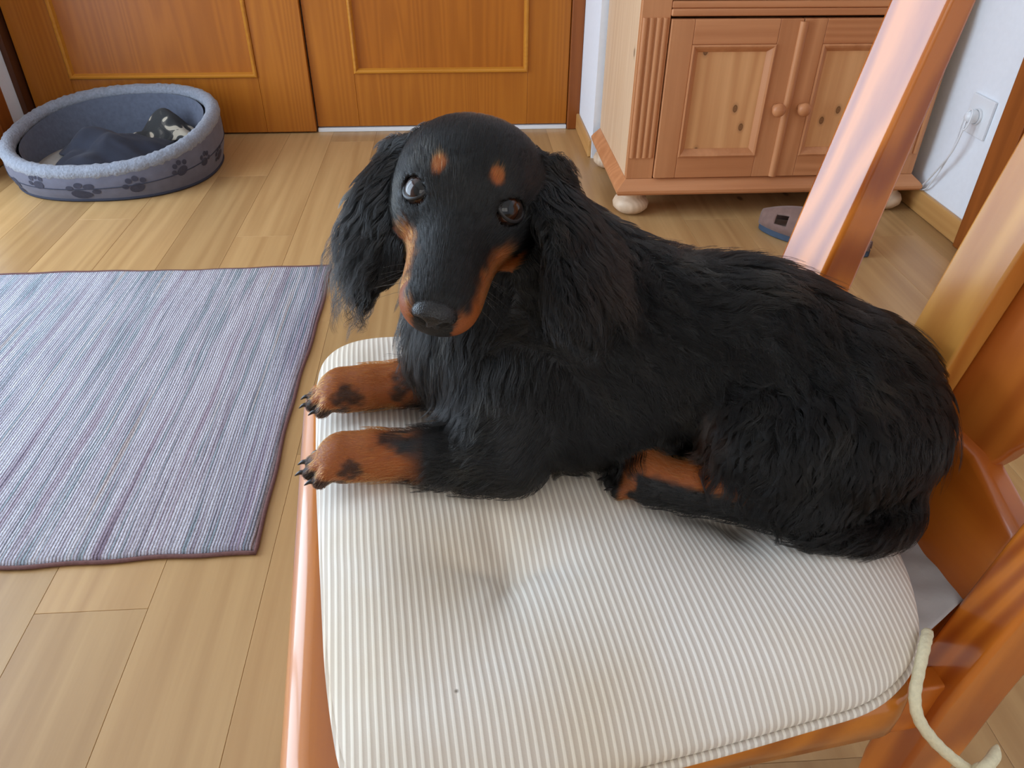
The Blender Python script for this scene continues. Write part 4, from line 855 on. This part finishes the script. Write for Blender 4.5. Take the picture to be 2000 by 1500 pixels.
def raw_mesh(name, V, Fc, mat, col=None):
    me = bpy.data.meshes.new(name); me.vertices.add(len(V)); me.vertices.foreach_set('co', (V+DOFF).astype(np.float32).ravel())
    k = Fc.shape[1]; me.loops.add(Fc.size); me.loops.foreach_set('vertex_index', Fc.ravel().astype(np.int32)); me.polygons.add(len(Fc)); me.polygons.foreach_set('loop_start', (np.arange(len(Fc))*k).astype(np.int32)); me.polygons.foreach_set('loop_total', np.full(len(Fc), k, np.int32)) if False else None
    me.polygons.foreach_set('use_smooth', np.ones(len(Fc), bool)); me.update(calc_edges=True); me.validate(); me.materials.append(mat)
    if col is not None:
        a = me.color_attributes.new('coat', 'FLOAT_COLOR', 'POINT'); a.data.foreach_set('color', np.c_[col, np.ones(len(V))].astype(np.float32).ravel())
    o = bpy.data.objects.new(name, me); COL.objects.link(o); o.parent = dog; return o
m, nt, b = new_mat('dog_skin'); at = N(nt, 'ShaderNodeAttribute'); at.attribute_name = 'coat'; nt.links.new(at.outputs['Color'], b.inputs['Base Color']); b.inputs['Roughness'].default_value = .55; b.inputs['Specular IOR Level'].default_value = .35
vv = coords(nt); nz = N(nt, 'ShaderNodeTexNoise'); nz.inputs['Scale'].default_value = 700; nz.inputs['Detail'].default_value = 2; nt.links.new(vv, nz.inputs['Vector']); bump(nt, b, nz.outputs['Fac'], .35, .001); M['dog_skin'] = m
# relax the voxel steps
def relax(V, Fc, it=4, lam=.45):
    E_ = np.concatenate([Fc[:, [0, 1]], Fc[:, [1, 2]], Fc[:, [2, 3]], Fc[:, [3, 0]]]); n = len(V); deg = np.bincount(E_.ravel(), minlength=n)[:, None]+1e-9
    for _ in range(it):
        for l in (lam, -lam*1.02):
            s = np.stack([np.bincount(E_[:, 0], V[E_[:, 1], k], n)+np.bincount(E_[:, 1], V[E_[:, 0], k], n) for k in range(3)], 1); V = V+l*(s/deg-V)
    return V
VV = relax(VV, FF)
body = raw_mesh('body', VV, FF, M['dog_skin'], BLK+(TAN*.8-BLK)*tv[:, None])

# eyes
M['eye'] = None
m, nt, b = new_mat('dog_eye'); tc = N(nt, 'ShaderNodeTexCoord'); ln = N(nt, 'ShaderNodeVectorMath', operation='DOT_PRODUCT'); nm = N(nt, 'ShaderNodeVectorMath', operation='NORMALIZE'); nt.links.new(tc.outputs['Object'], nm.inputs[0]); nt.links.new(nm.outputs[0], ln.inputs[0]); ln.inputs[1].default_value = (0, 0, 1)
rp = ramp(nt, [(0, srgb(60, 50, 46)), (.60, srgb(44, 32, 26)), (.66, srgb(20, 12, 9)), (.70, srgb(58, 30, 16)), (.86, srgb(44, 22, 12)), (.89, (.002, .002, .002)), (1, (.002, .002, .002))]); nt.links.new(ln.outputs['Value'], rp.inputs[0]); nt.links.new(rp.outputs[0], b.inputs['Base Color']); b.inputs['Roughness'].default_value = .3; b.inputs['Specular IOR Level'].default_value = .05; b.inputs['Coat Weight'].default_value = .9; b.inputs['Coat Roughness'].default_value = .01; M['eye'] = m
M['lid'] = plain('eyelid', (.012, .010, .010), .45)
for e, s in zip(EYES, (-1, 1)):
    bm = bmesh.new(); bmesh.ops.create_uvsphere(bm, u_segments=28, v_segments=20, radius=.0128)
    for v in bm.verts:
        if v.co.z > .0085: v.co.z += (v.co.z-.0085)*.18
    o = obj('eye', bm, 'eye', dog, smooth=True); look = nrm(CAM-e+np.array([0, 0, .05])); z_ = look; x_ = nrm(np.cross(hy*-1, z_)); y_ = np.cross(z_, x_)
    o.matrix_local = Matrix(((x_[0], y_[0], z_[0], e[0]+DOFF[0]), (x_[1], y_[1], z_[1], e[1]+DOFF[1]), (x_[2], y_[2], z_[2], e[2]+DOFF[2]), (0, 0, 0, 1)))
    # lids: a rim around the eye opening
    nv = nrm(hz*.72+hy*.22+hx*s*.55); a_ = nrm(hx-nv*(hx@nv)); b_ = np.cross(nv, a_); bm = bmesh.new(); path = []
    for i in range(28):
        t = 2*PI*i/28; path.append(e+nv*.0062+a_*.0112*math.cos(t)+b_*.0098*math.sin(t)+DOFF)
    tube(bm, path, .0020, 8, closed=True); obj('eyelid', bm, 'lid', dog, smooth=True)
# nose leather with nostrils
m, nt, b = new_mat('nose_leather'); b.inputs['Base Color'].default_value = (.007, .006, .006, 1); b.inputs['Roughness'].default_value = .38; vo = N(nt, 'ShaderNodeTexVoronoi'); vo.inputs['Scale'].default_value = 900; nt.links.new(coords(nt), vo.inputs['Vector']); bump(nt, b, vo.outputs['Distance'], .5, .0006); M['nose'] = m
def make_nose():
    bm = bmesh.new(); bmesh.ops.create_uvsphere(bm, u_segments=40, v_segments=28, radius=1.0)
    for v in bm.verts:
        x, y, z = v.co; px_ = x*.0160*(1-.10*max(0, -z)); py_ = y*.0125; pz_ = z*.0118*(1 if z > 0 else .95)
        for s in (-1, 1):
            d = math.sqrt((px_-s*.0078)**2+(pz_+.0028)**2)
            if y > 0: py_ -= .0075*math.exp(-(d/.0034)**2)
        if y > 0: py_ -= .002*math.exp(-(px_/.0015)**2)*(1 if pz_ < .004 else 0)
        v.co = Vector(tuple(hw(px_, .0865+py_, -.0250+pz_)+DOFF))
    obj('nose', bm, 'nose', dog, smooth=True)
make_nose()
M['claw'] = plain('claw', srgb(34, 28, 28), .3)
for tip, dr in CLAWS:
    bm = bmesh.new(); p0 = tip+dr*.002+np.array([0, 0, .001]); tube(bm, [q+DOFF for q in spline([p0, p0+dr*.0055+np.array([0, 0, .0006]), p0+dr*.0105+np.array([0, 0, -.0026])], 7)], [.0024, .0024, .0022, .0019, .0015, .001, .0004], 8); obj('claw', bm, 'claw', dog, smooth=True)

# ---------------------------------------------------------------- fur: combed strands grown from the body
tri = np.concatenate([FF[:, [0, 1, 2]], FF[:, [0, 2, 3]]]); A_, B_, C_ = VV[tri[:, 0]], VV[tri[:, 1]], VV[tri[:, 2]]
ar = np.linalg.norm(np.cross(B_-A_, C_-A_), axis=1)*.5; tl_own = own_v[tri[:, 0]]; FLOW = np.stack([p['flow'] for p in PR])
def roots(mask, n):
    w = ar*mask; w = w/w.sum(); f = RNG.choice(len(tri), n, p=w); r1, r2 = np.sqrt(RNG.random(n)), RNG.random(n)
    return (1-r1)[:, None]*A_[f]+(r1*(1-r2))[:, None]*B_[f]+(r1*r2)[:, None]*C_[f], tl_own[f]
def lowfreq(P, s, seed):
    g = np.random.default_rng(seed); W = g.normal(0, s, (6, 3)); ph = g.uniform(0, 6.28, 6); return np.sin(P@W.T+ph).mean(1)*1.6
def grow(R0, own, L, nseg, lift, grav, wave, wlen, flow_noise, seed, hug=.0015, rise=.25):
    n = len(R0); P = R0.copy(); nn = grad(P); fl0 = FLOW[own].copy(); out = [P.copy()]; step = (L/nseg)[:, None]
    for k in range(3): fl0[:, k] += flow_noise*(.6*lowfreq(R0, 20, seed+k)+.4*lowfreq(R0, 55, seed+k+20))
    fl0 = nrm(fl0); ph = lowfreq(R0, 60, seed+9)*6
    for i in range(nseg):
        t = (i+.5)/nseg; nn = grad(P); g = np.array([0, 0, -grav*t]); d = fl0+g; d = d-nn*(d*nn).sum(1, keepdims=True); d = nrm(d); sd = np.cross(nn, d)
        w = np.cos((t*L/wlen)*2*PI+ph)[:, None]*wave
        d = nrm(d+nn*(lift*(1-t)+.02)+sd*w); P = P+d*step; s = sample(P); want = hug+rise*lift*t*L*.9
        P = P+nn*np.clip(want-s, 0, .01)[:, None]; P[:, 2] = np.maximum(P[:, 2], ZC_+.001); out.append(P.copy())
    return np.stack(out, 1)
def clump(S, R0, ncl, amt, seed):
    g = np.random.default_rng(seed); ci = g.choice(len(R0), ncl, replace=False); C0 = R0[ci]; near = np.zeros(len(R0), int)
    for a in range(0, len(R0), 4000):
        d = ((R0[a:a+4000, None]-C0[None])**2).sum(-1); near[a:a+4000] = ci[d.argmin(1)]
    T = np.linspace(0, 1, S.shape[1])[None, :, None]; return S*(1-amt*T**1.1)+S[near]*(amt*T**1.1)
m = bpy.data.materials.new('dog_hair'); m.use_nodes = True; nt = m.node_tree; nt.nodes.remove(nt.nodes['Principled BSDF']); hb = nt.nodes.new('ShaderNodeBsdfHairPrincipled')
at = N(nt, 'ShaderNodeAttribute'); at.attribute_name = 'coat'; nt.links.new(at.outputs['Color'], hb.inputs['Color']); nt.links.new(hb.outputs[0], nt.nodes['Material Output'].inputs['Surface'])
for k_, v_ in (('Roughness', .23), ('Radial Roughness', .5), ('IOR', 1.41), ('Coat', 0.0), ('Random Roughness', .2)):
    if k_ in hb.inputs: hb.inputs[k_].default_value = v_
M['hair'] = m
ALLFUR = []
def fur(S, own, rad, jitter=.35):
    n, k, _ = S.shape; t = coat(S[:, 0], own); c = BLK*1.0+(TAN*1.15-BLK)*t[:, None]; lk = smooth(.35, 1.0, lowfreq(S[:, -1], 70, 5)+.35*lowfreq(S[:, -1], 190, 6)+.5*(RNG.random(n)-.5)); c = c*(1+jitter*(RNG.random((n, 1))-.5)*2)+lk[:, None]*np.array([[.012, .0105, .008]])*(1-t[:, None]); ALLFUR.append((S, c, rad))  # lighter locks put glossy highlight streaks into the strand colour
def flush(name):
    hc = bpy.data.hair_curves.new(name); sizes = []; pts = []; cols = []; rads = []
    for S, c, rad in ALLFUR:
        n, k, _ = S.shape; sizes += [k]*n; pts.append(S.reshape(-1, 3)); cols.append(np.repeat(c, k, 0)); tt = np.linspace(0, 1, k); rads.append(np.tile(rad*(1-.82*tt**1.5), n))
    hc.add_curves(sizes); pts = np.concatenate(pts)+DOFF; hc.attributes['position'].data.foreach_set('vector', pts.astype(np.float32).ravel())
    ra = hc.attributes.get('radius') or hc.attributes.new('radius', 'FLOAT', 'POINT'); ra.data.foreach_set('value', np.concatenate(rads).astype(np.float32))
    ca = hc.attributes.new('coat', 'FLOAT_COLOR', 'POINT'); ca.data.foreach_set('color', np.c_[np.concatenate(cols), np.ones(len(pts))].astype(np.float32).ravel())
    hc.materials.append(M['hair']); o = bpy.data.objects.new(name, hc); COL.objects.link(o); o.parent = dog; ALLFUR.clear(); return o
def msk(*labs): return np.isin(LABS[tl_own], labs)
def patch(labs, n, L, lift, grav, wave, wlen, fn, cl, camt, rad, seed, extra=None, nseg=8, rise=.25, hug=.0015):
    mk = msk(*labs)
    if extra is not None: mk = mk & extra
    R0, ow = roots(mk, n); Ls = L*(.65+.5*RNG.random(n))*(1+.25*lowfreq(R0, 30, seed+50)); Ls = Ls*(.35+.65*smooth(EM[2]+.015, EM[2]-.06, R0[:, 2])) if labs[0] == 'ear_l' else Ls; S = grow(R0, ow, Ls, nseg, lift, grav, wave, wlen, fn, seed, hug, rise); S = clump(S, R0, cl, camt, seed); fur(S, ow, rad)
FC = (A_+B_+C_)/3; FH = hl(FC)
above = FC[:, 2] > ZC_+.002
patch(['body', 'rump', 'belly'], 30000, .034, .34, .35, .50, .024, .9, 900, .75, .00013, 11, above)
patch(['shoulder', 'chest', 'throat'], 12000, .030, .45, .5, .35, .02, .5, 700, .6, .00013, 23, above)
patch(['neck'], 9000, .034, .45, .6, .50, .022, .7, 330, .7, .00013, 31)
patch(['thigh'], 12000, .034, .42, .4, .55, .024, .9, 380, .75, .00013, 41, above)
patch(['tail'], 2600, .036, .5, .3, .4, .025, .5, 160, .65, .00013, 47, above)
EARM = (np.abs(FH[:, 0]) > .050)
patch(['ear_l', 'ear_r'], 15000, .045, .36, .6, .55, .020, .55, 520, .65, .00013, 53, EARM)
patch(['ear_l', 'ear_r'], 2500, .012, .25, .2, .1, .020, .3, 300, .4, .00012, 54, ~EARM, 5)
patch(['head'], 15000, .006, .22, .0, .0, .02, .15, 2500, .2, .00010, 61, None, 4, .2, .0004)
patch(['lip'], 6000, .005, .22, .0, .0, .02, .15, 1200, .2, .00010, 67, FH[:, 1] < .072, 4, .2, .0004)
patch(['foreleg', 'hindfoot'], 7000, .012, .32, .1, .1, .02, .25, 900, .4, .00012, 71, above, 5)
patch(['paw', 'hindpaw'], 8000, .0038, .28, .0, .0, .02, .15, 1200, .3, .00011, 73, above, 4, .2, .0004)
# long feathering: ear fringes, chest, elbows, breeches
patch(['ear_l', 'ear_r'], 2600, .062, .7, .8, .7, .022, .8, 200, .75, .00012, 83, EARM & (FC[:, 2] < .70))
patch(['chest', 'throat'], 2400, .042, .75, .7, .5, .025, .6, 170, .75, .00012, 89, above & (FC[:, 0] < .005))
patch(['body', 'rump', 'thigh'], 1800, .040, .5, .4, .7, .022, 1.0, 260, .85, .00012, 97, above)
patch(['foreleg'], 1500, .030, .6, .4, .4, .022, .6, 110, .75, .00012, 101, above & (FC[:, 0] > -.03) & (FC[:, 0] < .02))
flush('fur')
# whiskers
wk = []
for s in (-1, 1):
    for i in range(9):
        p0 = hw(s*(.021+.002*RNG.random()), .038+.026*RNG.random(), -.030-.012*RNG.random()); d = nrm(hx*s*(.9)+hy*(.1+.3*RNG.random())+hz*(-.5+.5*RNG.random())); L_ = .022+.015*RNG.random()
        wk.append(np.stack([p0+d*L_*t-hz*.006*t*t for t in np.linspace(0, 1, 6)]))
ALLFUR.append((np.stack(wk), np.tile(np.array([[.02, .018, .016]]), (len(wk), 1)), .00012)); flush('whiskers')
